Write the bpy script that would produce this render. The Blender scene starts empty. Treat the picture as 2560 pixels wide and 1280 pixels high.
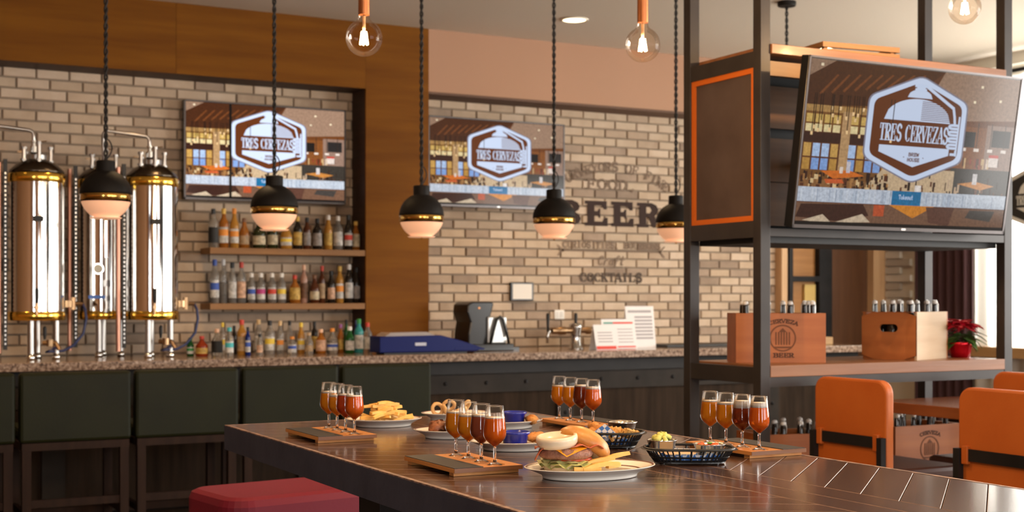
import bpy, math, random
from mathutils import Vector, Matrix
random.seed(7)
sc = bpy.context.scene
col = sc.collection
PI = math.pi
# ------------------------------------------------------------------ camera, world, light, exposure
# world axes: X runs along the bar wall (to the right), Y runs from the camera towards the bar wall
cam_d = bpy.data.cameras.new('camera'); cam = bpy.data.objects.new('camera', cam_d); col.objects.link(cam)
cam.location = (0, 0, 1.43); cam.rotation_euler = (PI/2, 0, -math.radians(27.95))
cam_d.sensor_width = 36; cam_d.lens = 47.17; cam_d.shift_y = 0.0426
cam_d.clip_start = 0.05; cam_d.clip_end = 100
cam_d.dof.use_dof = True; cam_d.dof.focus_distance = 2.95; cam_d.dof.aperture_fstop = 6.3
sc.camera = cam
w = bpy.data.worlds.new('sky'); sc.world = w; w.use_nodes = True
w.node_tree.nodes['Background'].inputs[0].default_value = (.72, .86, 1, 1)
w.node_tree.nodes['Background'].inputs[1].default_value = 1.0
def area(name, loc, rot, sx, sy, power, colr):
    l = bpy.data.lights.new(name, 'AREA'); l.shape = 'RECTANGLE'; l.size = sx; l.size_y = sy; l.energy = power; l.color = colr
    o = bpy.data.objects.new(name, l); col.objects.link(o); o.location = loc; o.rotation_euler = rot
    return o
# daylight standing in the windows of the wall behind the camera and of the right wall
for x, wd, p in ((-2.7, .75, 95), (1.8, 1.3, 80), (4.6, 1.7, 110), (7.1, 1.7, 110)):
    area('window_daylight', (x, -3.12, 1.9), (PI/2, 0, 0), wd, 2.1, p, (1, .97, .92))
area('side_window_daylight', (8.75, 6.0, 2.0), (0, PI/2, 0), 2.0, 3.1, 300, (1, .975, .93))
area('side_window_daylight', (8.75, 2.0, 2.0), (0, PI/2, 0), 2.0, 3.4, 330, (1, .965, .91))
sc.view_settings.view_transform = 'Standard'; sc.view_settings.look = 'None'
sc.view_settings.exposure = 0.18; sc.view_settings.gamma = 1.0; sc.view_settings.use_curve_mapping = False
sc.cycles.use_denoising = True
sc.cycles.max_bounces = 10; sc.cycles.diffuse_bounces = 4; sc.cycles.glossy_bounces = 5
sc.cycles.transmission_bounces = 8; sc.cycles.transparent_max_bounces = 16
sc.cycles.sample_clamp_indirect = 6; sc.cycles.caustics_reflective = False; sc.cycles.caustics_refractive = False
# ------------------------------------------------------------------ materials
_m = {}
def _new(name):
    m = bpy.data.materials.new(name); m.use_nodes = True; _m[name] = m
    return m, m.node_tree.nodes, m.node_tree.links, m.node_tree.nodes['Principled BSDF']
def M(name, c=(.5, .5, .5), rough=.5, metal=0, noise=None, bump=None, trans=0, ior=1.45, emis=None, es=1, coat=0, spec=.5, subs=0, stretch=(1, 1, 1)):
    """plain or noisy surface; noise=(scale, second colour, contrast), bump=(scale, strength)"""
    if name in _m: return _m[name]
    m, n, L, b = _new(name)
    b.inputs['Base Color'].default_value = (*c, 1); b.inputs['Roughness'].default_value = rough; b.inputs['Metallic'].default_value = metal
    b.inputs['Transmission Weight'].default_value = trans; b.inputs['IOR'].default_value = ior
    b.inputs['Coat Weight'].default_value = coat; b.inputs['Coat Roughness'].default_value = .1
    b.inputs['Specular IOR Level'].default_value = spec
    if subs:
        b.inputs['Subsurface Weight'].default_value = subs; b.inputs['Subsurface Scale'].default_value = .01
        b.inputs['Subsurface Radius'].default_value = (1, .5, .2)
    if emis: b.inputs['Emission Color'].default_value = (*emis, 1); b.inputs['Emission Strength'].default_value = es
    if noise or bump:
        tc = n.new('ShaderNodeTexCoord'); mp = n.new('ShaderNodeMapping'); oi = n.new('ShaderNodeObjectInfo')
        mp.inputs['Scale'].default_value = stretch
        cm = n.new('ShaderNodeCombineXYZ'); mu = n.new('ShaderNodeMath'); mu.operation = 'MULTIPLY'; mu.inputs[1].default_value = 37
        L.new(oi.outputs['Random'], mu.inputs[0])
        for k in range(3): L.new(mu.outputs[0], cm.inputs[k])
        L.new(tc.outputs['Object'], mp.inputs['Vector']); L.new(cm.outputs[0], mp.inputs['Location'])
    if noise:
        t = n.new('ShaderNodeTexNoise'); t.inputs['Scale'].default_value = noise[0]; t.inputs['Detail'].default_value = 6
        r = n.new('ShaderNodeValToRGB'); k = noise[2] if len(noise) > 2 else .25
        r.color_ramp.elements[0].position = .5-k; r.color_ramp.elements[1].position = .5+k
        r.color_ramp.elements[0].color = (*c, 1); r.color_ramp.elements[1].color = (*noise[1], 1)
        L.new(mp.outputs[0], t.inputs['Vector']); L.new(t.outputs['Fac'], r.inputs[0]); L.new(r.outputs[0], b.inputs['Base Color'])
    if bump:
        t2 = n.new('ShaderNodeTexNoise'); t2.inputs['Scale'].default_value = bump[0]; t2.inputs['Detail'].default_value = 5
        bp = n.new('ShaderNodeBump'); bp.inputs['Strength'].default_value = bump[1]; bp.inputs['Distance'].default_value = .004
        L.new(mp.outputs[0], t2.inputs['Vector']); L.new(t2.outputs['Fac'], bp.inputs['Height']); L.new(bp.outputs[0], b.inputs['Normal'])
    return m
def wood(name, c1, c2, axis=0, rough=.45, sc_=1.0, coat=0, bump=.15, spec=.5):
    s = [14*sc_]*3; s[axis] = 1.2*sc_
    return M(name, c1, rough, noise=(1.6, c2, .22), bump=(6, bump), stretch=tuple(s), coat=coat, spec=spec)
def thin_glass(name, tint=(1, 1, 1), ior=1.45, rough=.02, edge=1):
    if name in _m: return _m[name]
    m, n, L, b = _new(name); n.remove(b); out = n['Material Output']
    tr = n.new('ShaderNodeBsdfTransparent'); tr.inputs[0].default_value = (*tint, 1)
    gl = n.new('ShaderNodeBsdfGlossy'); gl.inputs['Roughness'].default_value = rough
    fr = n.new('ShaderNodeFresnel'); fr.inputs[0].default_value = ior; mx = n.new('ShaderNodeMixShader')
    mm = n.new('ShaderNodeMath'); mm.operation = 'MULTIPLY'; mm.inputs[1].default_value = edge; L.new(fr.outputs[0], mm.inputs[0]); L.new(mm.outputs[0], mx.inputs[0]); L.new(tr.outputs[0], mx.inputs[1]); L.new(gl.outputs[0], mx.inputs[2]); L.new(mx.outputs[0], out.inputs[0])
    return m
def screen_mat(name, strength, grain=False):
    if name in _m: return _m[name]
    m, n, L, b = _new(name)
    a = n.new('ShaderNodeVertexColor'); a.layer_name = 'Col'
    b.inputs['Base Color'].default_value = (.005, .005, .005, 1); b.inputs['Roughness'].default_value = .12; b.inputs['Specular IOR Level'].default_value = .14
    if grain:                                       # photographic mottling of the picture on the screen
        tc = n.new('ShaderNodeTexCoord'); t = n.new('ShaderNodeTexNoise'); t.inputs['Scale'].default_value = 75; t.inputs['Detail'].default_value = 8; t.inputs['Roughness'].default_value = .7
        mr = n.new('ShaderNodeMapRange'); mr.inputs[1].default_value = .35; mr.inputs[2].default_value = .65; mr.inputs[3].default_value = .68; mr.inputs[4].default_value = 1.15
        vm = n.new('ShaderNodeVectorMath'); vm.operation = 'SCALE'
        L.new(tc.outputs['Object'], t.inputs['Vector']); L.new(t.outputs['Fac'], mr.inputs[0]); L.new(a.outputs[0], vm.inputs[0]); L.new(mr.outputs[0], vm.inputs['Scale']); L.new(vm.outputs[0], b.inputs['Emission Color'])
    else: L.new(a.outputs[0], b.inputs['Emission Color'])
    b.inputs['Emission Strength'].default_value = strength
    return m
def granite():
    m, n, L, b = _new('granite'); tc = n.new('ShaderNodeTexCoord')
    t = n.new('ShaderNodeTexNoise'); t.inputs['Scale'].default_value = 45; t.inputs['Detail'].default_value = 8; t.inputs['Roughness'].default_value = .75
    r = n.new('ShaderNodeValToRGB'); e = r.color_ramp.elements
    e[0].position = .38; e[0].color = (.03, .022, .018, 1); e[1].position = .62; e[1].color = (.5, .38, .3, 1)
    x = e.new(.47); x.color = (.2, .125, .085, 1); x = e.new(.54); x.color = (.33, .23, .17, 1)
    L.new(tc.outputs['Object'], t.inputs['Vector']); L.new(t.outputs['Fac'], r.inputs[0]); L.new(r.outputs[0], b.inputs['Base Color'])
    b.inputs['Roughness'].default_value = .12
    return m
# ------------------------------------------------------------------ mesh building
class MB:
    def __init__(s): s.v = []; s.f = []; s.mi = []; s.c = []
    def add(s, vs, fs, mi=0, c=None):
        o = len(s.v); s.v += [tuple(p) for p in vs]
        for q in fs: s.f.append(tuple(o+i for i in q)); s.mi.append(mi); s.c.append(c)
        return s
    def box(s, x0, x1, y0, y1, z0, z1, mi=0, c=None):
        return s.add([(x0, y0, z0), (x1, y0, z0), (x1, y1, z0), (x0, y1, z0), (x0, y0, z1), (x1, y0, z1), (x1, y1, z1), (x0, y1, z1)],
                     [(0, 3, 2, 1), (4, 5, 6, 7), (0, 1, 5, 4), (1, 2, 6, 5), (2, 3, 7, 6), (3, 0, 4, 7)], mi, c)
    def obox(s, cen, ax, ay, az, mi=0):
        """box from centre and three half-axis vectors"""
        cen, ax, ay, az = map(Vector, (cen, ax, ay, az))
        return s.add([cen+a*ax+b*ay+g*az for g in (-1, 1) for a, b in ((-1, -1), (1, -1), (1, 1), (-1, 1))],
                     [(0, 3, 2, 1), (4, 5, 6, 7), (0, 1, 5, 4), (1, 2, 6, 5), (2, 3, 7, 6), (3, 0, 4, 7)], mi)
    def bar(s, a, b, wd, h, mi=0):
        a, b = Vector(a), Vector(b); d = b-a; n = Vector((-d.y, d.x, 0))
        n = n.normalized() if n.length > 1e-6 else Vector((1, 0, 0))
        u = d.cross(n).normalized()
        return s.obox((a+b)/2, d/2, n*wd/2, u*h/2, mi)
    def lathe(s, prof, seg=24, cen=(0, 0, 0), sx=1, sy=1, mi=0, cap0=True, cap1=True, axis='z', a0=0, a1=2*PI):
        full = abs(a1-a0-2*PI) < 1e-6; k = seg if full else seg+1; vs = []
        for r, z in prof:
            for i in range(k):
                a = a0+(a1-a0)*i/seg; p = (r*math.cos(a)*sx, r*math.sin(a)*sy, z)
                if axis == 'x': p = (p[2], p[0], p[1])
                elif axis == 'y': p = (p[0], p[2], p[1])
                vs.append((p[0]+cen[0], p[1]+cen[1], p[2]+cen[2]))
        fs = []
        for j in range(len(prof)-1):
            for i in range(seg):
                i2 = (i+1) % k
                fs.append((j*k+i, j*k+i2, (j+1)*k+i2, (j+1)*k+i))
        if full and cap0 and prof[0][0] > 1e-6: fs.append(tuple(range(k-1, -1, -1)))
        if full and cap1 and prof[-1][0] > 1e-6: fs.append(tuple((len(prof)-1)*k+i for i in range(k)))
        return s.add(vs, fs, mi)
    def cyl(s, cen, r, z0, z1, seg=16, mi=0, axis='z'):
        return s.lathe([(r, z0), (r, z1)], seg, cen, mi=mi, axis=axis)
    def tube(s, pts, r, seg=8, mi=0, closed=False):
        pts = [Vector(p) for p in pts]; n = len(pts); vs = []
        rr = r if isinstance(r, (list, tuple)) else [r]*n
        up = Vector((0, 0, 1)); prev = None
        for i, p in enumerate(pts):
            a = pts[(i-1) % n] if (closed or i) else p; b = pts[(i+1) % n] if (closed or i < n-1) else p
            t = (b-a).normalized() if (b-a).length > 1e-9 else Vector((0, 0, 1))
            if prev is None:
                x = t.cross(up); x = x if x.length > 1e-3 else t.cross(Vector((0, 1, 0)))
            else: x = prev-t*prev.dot(t)
            x.normalize(); prev = x; y = t.cross(x)
            for k in range(seg):
                q = 2*PI*k/seg; vs.append(p+x*math.cos(q)*rr[i]+y*math.sin(q)*rr[i])
        fs = []
        for i in range(n if closed else n-1):
            j = (i+1) % n
            for k in range(seg): k2 = (k+1) % seg; fs.append((i*seg+k, i*seg+k2, j*seg+k2, j*seg+k))
        if not closed: fs.append(tuple(range(seg-1, -1, -1))); fs.append(tuple((n-1)*seg+k for k in range(seg)))
        return s.add(vs, fs, mi)
    def prism(s, poly, y0, y1, mi=0, c=None, plane='xz'):
        """polygon in the xz (or xy / yz) plane pulled along the third axis"""
        P = {'xz': lambda a, b, t: (a, t, b), 'xy': lambda a, b, t: (a, b, t), 'yz': lambda a, b, t: (t, a, b)}[plane]
        k = len(poly); vs = [P(a, b, y0) for a, b in poly]+[P(a, b, y1) for a, b in poly]
        return s.add(vs, [tuple(range(k)), tuple(range(2*k-1, k-1, -1))]+[((i+1) % k, i, k+i, k+(i+1) % k) for i in range(k)], mi, c)
    def flat(s, poly, y, c=None, mi=0):
        return s.add([(a, y, b) for a, b in poly], [tuple(range(len(poly)))], mi, c)
    def sphere(s, cen, r, seg=12, rings=8, sx=1, sy=1, sz=1, mi=0):
        return s.lathe([(max(1e-4, r*math.sin(PI*i/rings)), -r*math.cos(PI*i/rings)*sz) for i in range(rings+1)], seg, cen, sx, sy, mi, False, False)
    def jitter(s, amt, seed=0):
        rd = random.Random(seed); d = {}
        for i, p in enumerate(s.v):
            k = (round(p[0], 4), round(p[1], 4), round(p[2], 4))
            if k not in d: d[k] = Vector((rd.uniform(-1, 1), rd.uniform(-1, 1), rd.uniform(-1, 1)))*amt
            s.v[i] = tuple(Vector(p)+d[k])
        return s
    def mesh(s, name, mats, smooth=False):
        me = bpy.data.meshes.new(name); me.from_pydata(s.v, [], s.f)
        for m in (mats if isinstance(mats, (list, tuple)) else [mats]): me.materials.append(m)
        me.polygons.foreach_set('material_index', s.mi)
        if smooth: me.polygons.foreach_set('use_smooth', [True]*len(s.f))
        if any(c is not None for c in s.c):
            a = me.color_attributes.new('Col', 'FLOAT_COLOR', 'CORNER'); k = 0
            for p, c in zip(me.polygons, s.c):
                for _ in p.vertices: a.data[k].color = (*(c or (0, 0, 0)), 1); k += 1
        me.update(); return me
def ob(name, mb, mat=None, parent=None, loc=(0, 0, 0), rot=(0, 0, 0), smooth=False, bevel=0, sub=0, auto=False):
    me = mb if isinstance(mb, bpy.types.Mesh) else mb.mesh(name, mat, smooth)
    o = bpy.data.objects.new(name, me); col.objects.link(o); o.location = loc; o.rotation_euler = rot; o.parent = parent
    if bevel:
        b = o.modifiers.new('bevel', 'BEVEL'); b.width = bevel; b.segments = 2; b.limit_method = 'ANGLE'; b.angle_limit = .6
    if sub:
        b = o.modifiers.new('subdivision', 'SUBSURF'); b.levels = sub; b.render_levels = sub
    if auto: me.set_sharp_from_angle(angle=.7)
    return o
def tag(o, label=None, cat=None, group=None, kind=None):
    if label: o['label'] = label
    if cat: o['category'] = cat
    if group: o['group'] = group
    if kind: o['kind'] = kind
    return o
def thing(name, label, cat, loc=(0, 0, 0), rz=0, group=None, rot=None):
    o = bpy.data.objects.new(name, None); col.objects.link(o); o.empty_display_size = .1
    o.location = loc; o.rotation_euler = rot or (0, 0, rz)
    return tag(o, label, cat, group)
def struct(name, mb, mat, **k): return tag(ob(name, mb, mat, **k), kind='structure')
def copy_tree(o, parent=None):
    c = o.copy(); col.objects.link(c); c.parent = parent
    for ch in list(o.children): copy_tree(ch, c)
    return c
ORD = ['first', 'second', 'third', 'fourth', 'fifth', 'sixth', 'seventh', 'eighth', 'ninth', 'tenth', 'eleventh', 'twelfth', 'thirteenth', 'fourteenth', 'fifteenth', 'sixteenth']
# ------------------------------------------------------------------ slab lettering built from strokes
def arc(cx, cy, rx, ry, a0, a1, n=8): return [(cx+rx*math.cos(math.radians(a0+(a1-a0)*i/n)), cy+ry*math.sin(math.radians(a0+(a1-a0)*i/n))) for i in range(n+1)]
GL = {  # strokes: (points, heavy), serif spots (x, y)
 'A': ([([(.08, 0), (.5, 1)], 0), ([(.5, 1), (.92, 0)], 1), ([(.25, .33), (.75, .33)], 0)], [(.1, 0), (.9, 0)]),
 'B': ([([(.22, 0), (.22, 1)], 1), ([(.22, 1)]+arc(.55, .77, .3, .23, 90, -90)+[(.22, .54)], 0), ([(.22, .54)]+arc(.58, .27, .32, .27, 90, -90)+[(.22, 0)], 0), (arc(.55, .77, .3, .2, 60, -60), 1), (arc(.58, .27, .32, .24, 60, -60), 1)], [(.15, 0), (.15, 1)]),
 'C': ([(arc(.52, .5, .38, .5, 50, 310, 14), 0), (arc(.52, .5, .36, .46, 130, 230), 1), ([(.8, .78), (.8, .95)], 0), ([(.8, .05), (.8, .2)], 0)], []),
 'D': ([([(.22, 0), (.22, 1)], 1), ([(.22, 1)]+arc(.45, .5, .42, .5, 90, -90, 12)+[(.22, 0)], 0), (arc(.45, .5, .4, .45, 50, -50), 1)], [(.15, 0), (.15, 1)]),
 'E': ([([(.24, 0), (.24, 1)], 1), ([(.1, 1), (.86, 1)], 0), ([(.24, .52), (.66, .52)], 0), ([(.1, 0), (.88, 0)], 0), ([(.84, 1), (.84, .74)], 0), ([(.86, 0), (.86, .28)], 0), ([(.64, .38), (.64, .66)], 0)], []),
 'F': ([([(.26, 0), (.26, 1)], 1), ([(.1, 1), (.88, 1)], 0), ([(.26, .5), (.68, .5)], 0), ([(.86, 1), (.86, .72)], 0), ([(.66, .36), (.66, .64)], 0)], [(.26, 0)]),
 'H': ([([(.22, 0), (.22, 1)], 1), ([(.78, 0), (.78, 1)], 1), ([(.22, .5), (.78, .5)], 0)], [(.22, 0), (.22, 1), (.78, 0), (.78, 1)]),
 'I': ([([(.5, 0), (.5, 1)], 1)], [(.5, 0), (.5, 1)]),
 'K': ([([(.22, 0), (.22, 1)], 1), ([(.22, .42), (.8, 1)], 0), ([(.42, .58), (.84, 0)], 1)], [(.22, 0), (.22, 1), (.82, 0), (.78, 1)]),
 'L': ([([(.26, 0), (.26, 1)], 1), ([(.1, 0), (.88, 0)], 0), ([(.86, 0), (.86, .3)], 0)], [(.26, 1)]),
 'N': ([([(.18, 0), (.18, 1)], 0), ([(.18, 1), (.82, 0)], 1), ([(.82, 0), (.82, 1)], 0)], [(.18, 0), (.14, 1), (.82, 1)]),
 'O': ([(arc(.5, .5, .4, .5, 0, 360, 20), 0), (arc(.5, .5, .38, .44, 130, 230), 1), (arc(.5, .5, .38, .44, -50, 50), 1)], []),
 'P': ([([(.24, 0), (.24, 1)], 1), ([(.24, 1)]+arc(.55, .74, .32, .26, 90, -90)+[(.24, .48)], 0), (arc(.55, .74, .31, .22, 60, -60), 1)], [(.24, 0), (.16, 1)]),
 'R': ([([(.22, 0), (.22, 1)], 1), ([(.22, 1)]+arc(.54, .75, .3, .25, 90, -90)+[(.22, .5)], 0), (arc(.54, .75, .29, .21, 60, -60), 1), ([(.48, .5), (.8, .02)], 1)], [(.22, 0), (.14, 1), (.86, 0)]),
 'S': ([(arc(.5, .75, .32, .25, 20, 270, 12)+arc(.5, .25, .33, .25, 90, -160, 12), 1), ([(.8, .76), (.8, .95)], 0), ([(.18, .05), (.18, .26)], 0)], []),
 'T': ([([(.5, 0), (.5, 1)], 1), ([(.06, 1), (.94, 1)], 0), ([(.08, 1), (.08, .72)], 0), ([(.92, 1), (.92, .72)], 0)], [(.5, 0)]),
 'U': ([([(.2, 1), (.2, .3)]+arc(.5, .28, .3, .28, 180, 360, 10)+[(.8, 1)], 0), ([(.2, 1), (.2, .3)], 1)], [(.2, 1), (.8, 1)]),
 'V': ([([(.1, 1), (.5, 0)], 1), ([(.5, 0), (.9, 1)], 0)], [(.1, 1), (.9, 1)]),
 'W': ([([(.06, 1), (.28, 0)], 1), ([(.28, 0), (.5, .9)], 0), ([(.5, .9), (.72, 0)], 1), ([(.72, 0), (.94, 1)], 0)], [(.06, 1), (.94, 1)]),
 'Y': ([([(.1, 1), (.5, .48)], 1), ([(.9, 1), (.5, .48)], 0), ([(.5, .5), (.5, 0)], 1)], [(.1, 1), (.9, 1), (.5, 0)]),
 'Z': ([([(.12, 1), (.88, 1)], 0), ([(.86, 1), (.14, 0)], 1), ([(.12, 0), (.88, 0)], 0), ([(.14, 1), (.14, .76)], 0), ([(.86, 0), (.86, .26)], 0)], []),
 ',': ([([(.45, .06), (.3, -.2)], 1)], []), '.': ([([(.4, 0), (.4, .08)], 1)], []), ' ': ([], []),
 'a': ([(arc(.45, .28, .28, .28, 0, 360, 12), 0), ([(.75, .56), (.72, .1), (.9, .02)], 1)], []), 'r': ([([(.25, 0), (.3, .5)], 1), ([(.28, .35), (.5, .55), (.8, .5)], 0)], []),
 'f': ([([(.3, -.3), (.45, .9)], 1), (arc(.65, .9, .2, .15, 180, 0, 6), 0), ([(.15, .5), (.75, .5)], 0)], []), 't': ([([(.45, 1), (.4, .1), (.7, 0)], 1), ([(.15, .6), (.8, .62)], 0)], []),
 'o': ([(arc(.5, .3, .32, .3, 0, 360, 12), 1)], []), 'k': ([([(.25, 0), (.25, 1)], 1), ([(.25, .25), (.75, .6)], 0), ([(.4, .38), (.8, 0)], 1)], []), 'e': ([(arc(.5, .3, .32, .3, 0, 320, 12), 1), ([(.18, .3), (.82, .3)], 0)], []),
 'u': ([([(.2, .6), (.2, .2), (.45, 0), (.75, .15)], 1), ([(.78, .6), (.78, 0)], 1)], []),
}
def text(mb, s, x, z, cw, h, th, tl, y, c=None, mi=0, serif=.5, arch=None, slant=0):
    """write s from x along +x on the plane at depth y; cw cell width, h height, th/tl heavy and light stroke widths"""
    yk = 0
    for i, ch in enumerate(s):
        strokes, serifs = GL.get(ch, ([], []))
        def P(p):
            px, pz = x+(i+p[0])*cw+slant*p[1]*h, z+p[1]*(h-tl)+tl/2
            if arch: px, pz = arch(px, pz)
            return Vector((px, pz))
        for pts, heavy in strokes:
            t = th if heavy else tl
            q = [P(p) for p in pts]
            for a, b in zip(q, q[1:]):
                d = b-a
                if d.length < 1e-7: continue
                d.normalize(); n = Vector((-d.y, d.x))*t/2; e = d*(t*.3 if len(q) > 2 else tl*.45)
                yk += 1; mb.flat([tuple(a-e-n), tuple(b+e-n), tuple(b+e+n), tuple(a-e+n)], y-yk*5e-6, c, mi)
        for p in serifs:
            q = P(p); a, b = q-Vector((cw*serif*.5, 0)), q+Vector((cw*serif*.5, 0)); n = Vector((0, tl/2))
            yk += 1; mb.flat([tuple(a-n), tuple(b-n), tuple(b+n), tuple(a+n)], y-yk*5e-6, c, mi)
    return mb
def letters(s, x, z, cw, h, th, tl, y, mat, parent, **k):
    for i, ch in enumerate(s):
        if ch != ' ': ob('letter', text(MB(), ch, x+i*cw, z, cw, h, th, tl, y, **k), mat, parent)
# ------------------------------------------------------------------ the room
CEIL = 3.361
paint_c = M('ceiling_paint', (.60, .525, .43), .9); paint_p = M('bulkhead_paint', (.41, .235, .15), .8)
paint_w = M('wall_paint', (.62, .56, .47), .85); mortar = M('mortar', (.26, .205, .155), .95, bump=(60, .4))
oakh = wood('oak_panel', (.132, .043, .0025), (.198, .073, .005), 0, .55, .6, bump=.05, spec=.12)
oakd = wood('oak_dark', (.03, .012, .006), (.055, .022, .010), 1, .6)
black_metal = M('black_metal', (.009, .008, .0085), .5, 0, noise=(7, (.018, .016, .016)), spec=.25)
steel_dk = M('dark_steel', (.016, .012, .009), .6, 0, noise=(5, (.034, .026, .020)), spec=.2)
struct('floor', MB().box(-5.5, 8.6, -3.1, 9.1, -.1, 0), wood('floor_wood', (.09, .055, .035), (.17, .11, .07), 0, .4))
struct('ceiling', MB().box(-5.5, 8.6, -3.1, 9.1, CEIL, CEIL+.1), paint_c)
struct('wall_left', MB().box(-5.6, -5.5, -3.1, 9.1, 0, CEIL), wood('wall_left_oak', (.34, .14, .04), (.46, .21, .065), 2, .6))
# wall behind the camera: piers, sill and header around four windows
f = MB().box(-5.5, 8.6, -3.1, -3.0, 0, .8).box(-5.5, 8.6, -3.1, -3.0, 2.98, CEIL)
xs = [-5.5, -3.6, -1.8, .9, 2.7, 3.7, 5.5, 6.2, 8.0, 8.6]
for a, b in zip(xs[::2], xs[1::2]): f.box(a, b, -3.1, -3.0, .8, 2.98)
struct('wall_front', f, wood('wall_front_oak', (.34, .14, .04), (.46, .21, .065), 2, .6))
for n, (a, b) in enumerate(zip(xs[1::2], xs[2::2])):
    f = MB()
    for x in (a, (a+b)/2-.025, b-.05): f.box(x, x+.05, -3.06, -3.01, .8, 2.98)
    for z in (.8, 2.1, 2.93): f.box(a, b, -3.06, -3.01, z, z+.05)
    struct('window_%d' % (n+2), f, black_metal)
# brick wall in two bays either side of the oak pilaster
brick_cols = [((.52, .40, .29), (.45, .34, .24)), ((.46, .35, .25), (.53, .42, .31)), ((.60, .48, .37), (.52, .40, .29)),
              ((.38, .28, .20), (.46, .35, .255)), ((.26, .19, .14), (.34, .255, .19)), ((.56, .44, .33), (.48, .365, .26)), ((.31, .23, .17), (.40, .30, .225))]
brick_mats = [M('brick_%d' % i, a, .9, noise=(9, b, .2), bump=(45, .5)) for i, (a, b) in enumerate(brick_cols)]
BW, BH, PW, PH = .192, .0575, .2035, .0681
def brick_geo(mb, x0, x1, z0, z1, yf, mi=0, along='x'):
    e = .004; P = (lambda a, y, z: (a, y, z))
    vs = [P(x0, yf+.02, z0), P(x1, yf+.02, z0), P(x1, yf+.02, z1), P(x0, yf+.02, z1), P(x0, yf+.004, z0), P(x1, yf+.004, z0), P(x1, yf+.004, z1), P(x0, yf+.004, z1),
          P(x0+e, yf, z0+e), P(x1-e, yf, z0+e), P(x1-e, yf, z1-e), P(x0+e, yf, z1-e)]
    fs = [(0, 1, 5, 4), (1, 2, 6, 5), (2, 3, 7, 6), (3, 0, 4, 7), (4, 5, 9, 8), (5, 6, 10, 9), (6, 7, 11, 10), (7, 4, 8, 11), (8, 9, 10, 11)]
    return mb.add(vs, fs, mi)
proto = [brick_geo(MB(), -BW/2, BW/2, -BH/2, BH/2, -.016).mesh('brick', m) for m in brick_mats]
def brick_bay(name, x0, x1, z0, z1, hidden, seed):
    wall = struct(name, MB().box(x0, x1, 9.0, 9.15, 0, CEIL), mortar)
    rd = random.Random(seed); whole = []; rest = MB(); r = 0; z = z0+PH/2
    while z < z1+.02:
        x = math.floor(x0/PW)*PW+(PW/2 if r % 2 else 0)+rd.uniform(-.012, .012)
        while x-PW/2 < x1:
            a, b = max(x0, x-BW/2), min(x1, x+BW/2)
            if b-a > .012:
                mi = rd.choices(range(7), (5, 4, 4, 3, 1.6, 4, 2))[0]; dy = rd.uniform(-.003, .003)
                hid = any(a > h[0] and b < h[1] and z > h[2] and z < h[3] for h in hidden)
                if abs(b-a-BW) < 1e-4 and z+BH/2 < z1 and not hid: whole.append((x, z, mi, dy))
                elif not hid: brick_geo(rest, a, b, z-BH/2, min(z1, z+BH/2), 9-.016+dy, mi)
            x += PW
        z += PH; r += 1
    whole.sort(key=lambda q: q[0])
    for x, z, mi, dy in whole[:300]: ob('brick', proto[mi], parent=wall, loc=(x, 9+dy, z))
    for x, z, mi, dy in whole[300:]: brick_geo(rest, x-BW/2, x+BW/2, z-BH/2, z+BH/2, 9-.016+dy, mi)
    tag(ob('bricks', rest, brick_mats, parent=wall), kind='stuff')
    return wall
brick_bay('wall_back_left', .3, 3.48, 1.07, 2.9, [(2.3, 3.35, 2.14, 2.72)], 3)
brick_bay('wall_back_right', 3.48, 7.29, 1.07, 2.9, [(3.4, 3.95, 0, 3), (4.06, 5.12, 2.15, 2.72)], 5)
struct('wall_back_far', MB().box(-5.5, .3, 9.0, 9.15, 0, CEIL), M('far_wall_paint', (.3, .2, .13), .8))
# oak bulkhead over the left bay, oak pilaster, painted bulkhead over the right bay
t = struct('trim_1', MB().box(-5.5, 3.48, 8.75, 9.0, 2.9, CEIL), oakd)
for a, b in ((-1.2, .9), (.9, 2.16), (2.16, 3.48)): ob('panel', MB().box(a+.001, b-.001, 8.73, 8.75, 2.9, CEIL), oakh, t)
t = struct('trim_2', MB().box(3.48, 3.95, 8.75, 9.0, 1.07, CEIL), oakd)
ob('panel', MB().box(3.48, 3.96, 8.73, 8.75, 1.07, CEIL), oakh, t)
ob('panel', MB().box(3.95, 3.96, 8.75, 9.0, 1.07, CEIL), oakh, t)
t = struct('trim_3', MB().box(3.96, 7.3, 8.73, 9.0, 2.915, CEIL), paint_p)
ob('soffit_edge', MB().box(3.96, 7.3, 8.735, 9.0, 2.898, 2.915), M('soffit_edge', (.13, .07, .045), .7), t)
# far right corner: oak casing, black framed door with oak panels, brown panel, brick return, side wall
tan = wood('casing_oak', (.5, .3, .15), (.62, .4, .22), 2, .5)
struct('trim_4', MB().box(7.29, 7.35, 8.9, 9.15, 0, CEIL), tan); struct('trim_5', MB().box(8.31, 8.47, 8.9, 9.15, 0, CEIL), tan)
d = struct('door_1', MB().box(7.35, 7.43, 9.03, 9.1, 0, CEIL), wood('door_oak', (.33, .15, .045), (.42, .2, .06), 0, .5))
for a, b, z0, z1 in ((7.43, 7.47, 0, CEIL), (7.76, 7.9, 0, CEIL), (7.47, 7.76, 1.585, 1.63), (7.47, 7.76, .9, .95)): ob('door_frame', MB().box(a, b, 8.97, 9.05, z0, z1), black_metal, d)
for z0, z1 in ((1.63, CEIL), (.95, 1.585), (0, .9)): ob('door_panel', MB().box(7.47, 7.76, 9.03, 9.08, z0, z1), wood('door_panel_oak', (.3, .13, .035), (.4, .19, .055), 0, .5), d)
ob('lit_slit', MB().box(7.62, 7.74, 9.0, 9.03, 1.18, 1.56), M('lit_slit_amber', (.6, .42, .14), .3), d)  # yellow lit slit in the door, its light put into the colour
struct('trim_6', MB().box(7.9, 8.31, 8.98, 9.1, 0, CEIL), wood('brown_panel', (.085, .033, .012), (.12, .05, .018), 2, .5))
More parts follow.
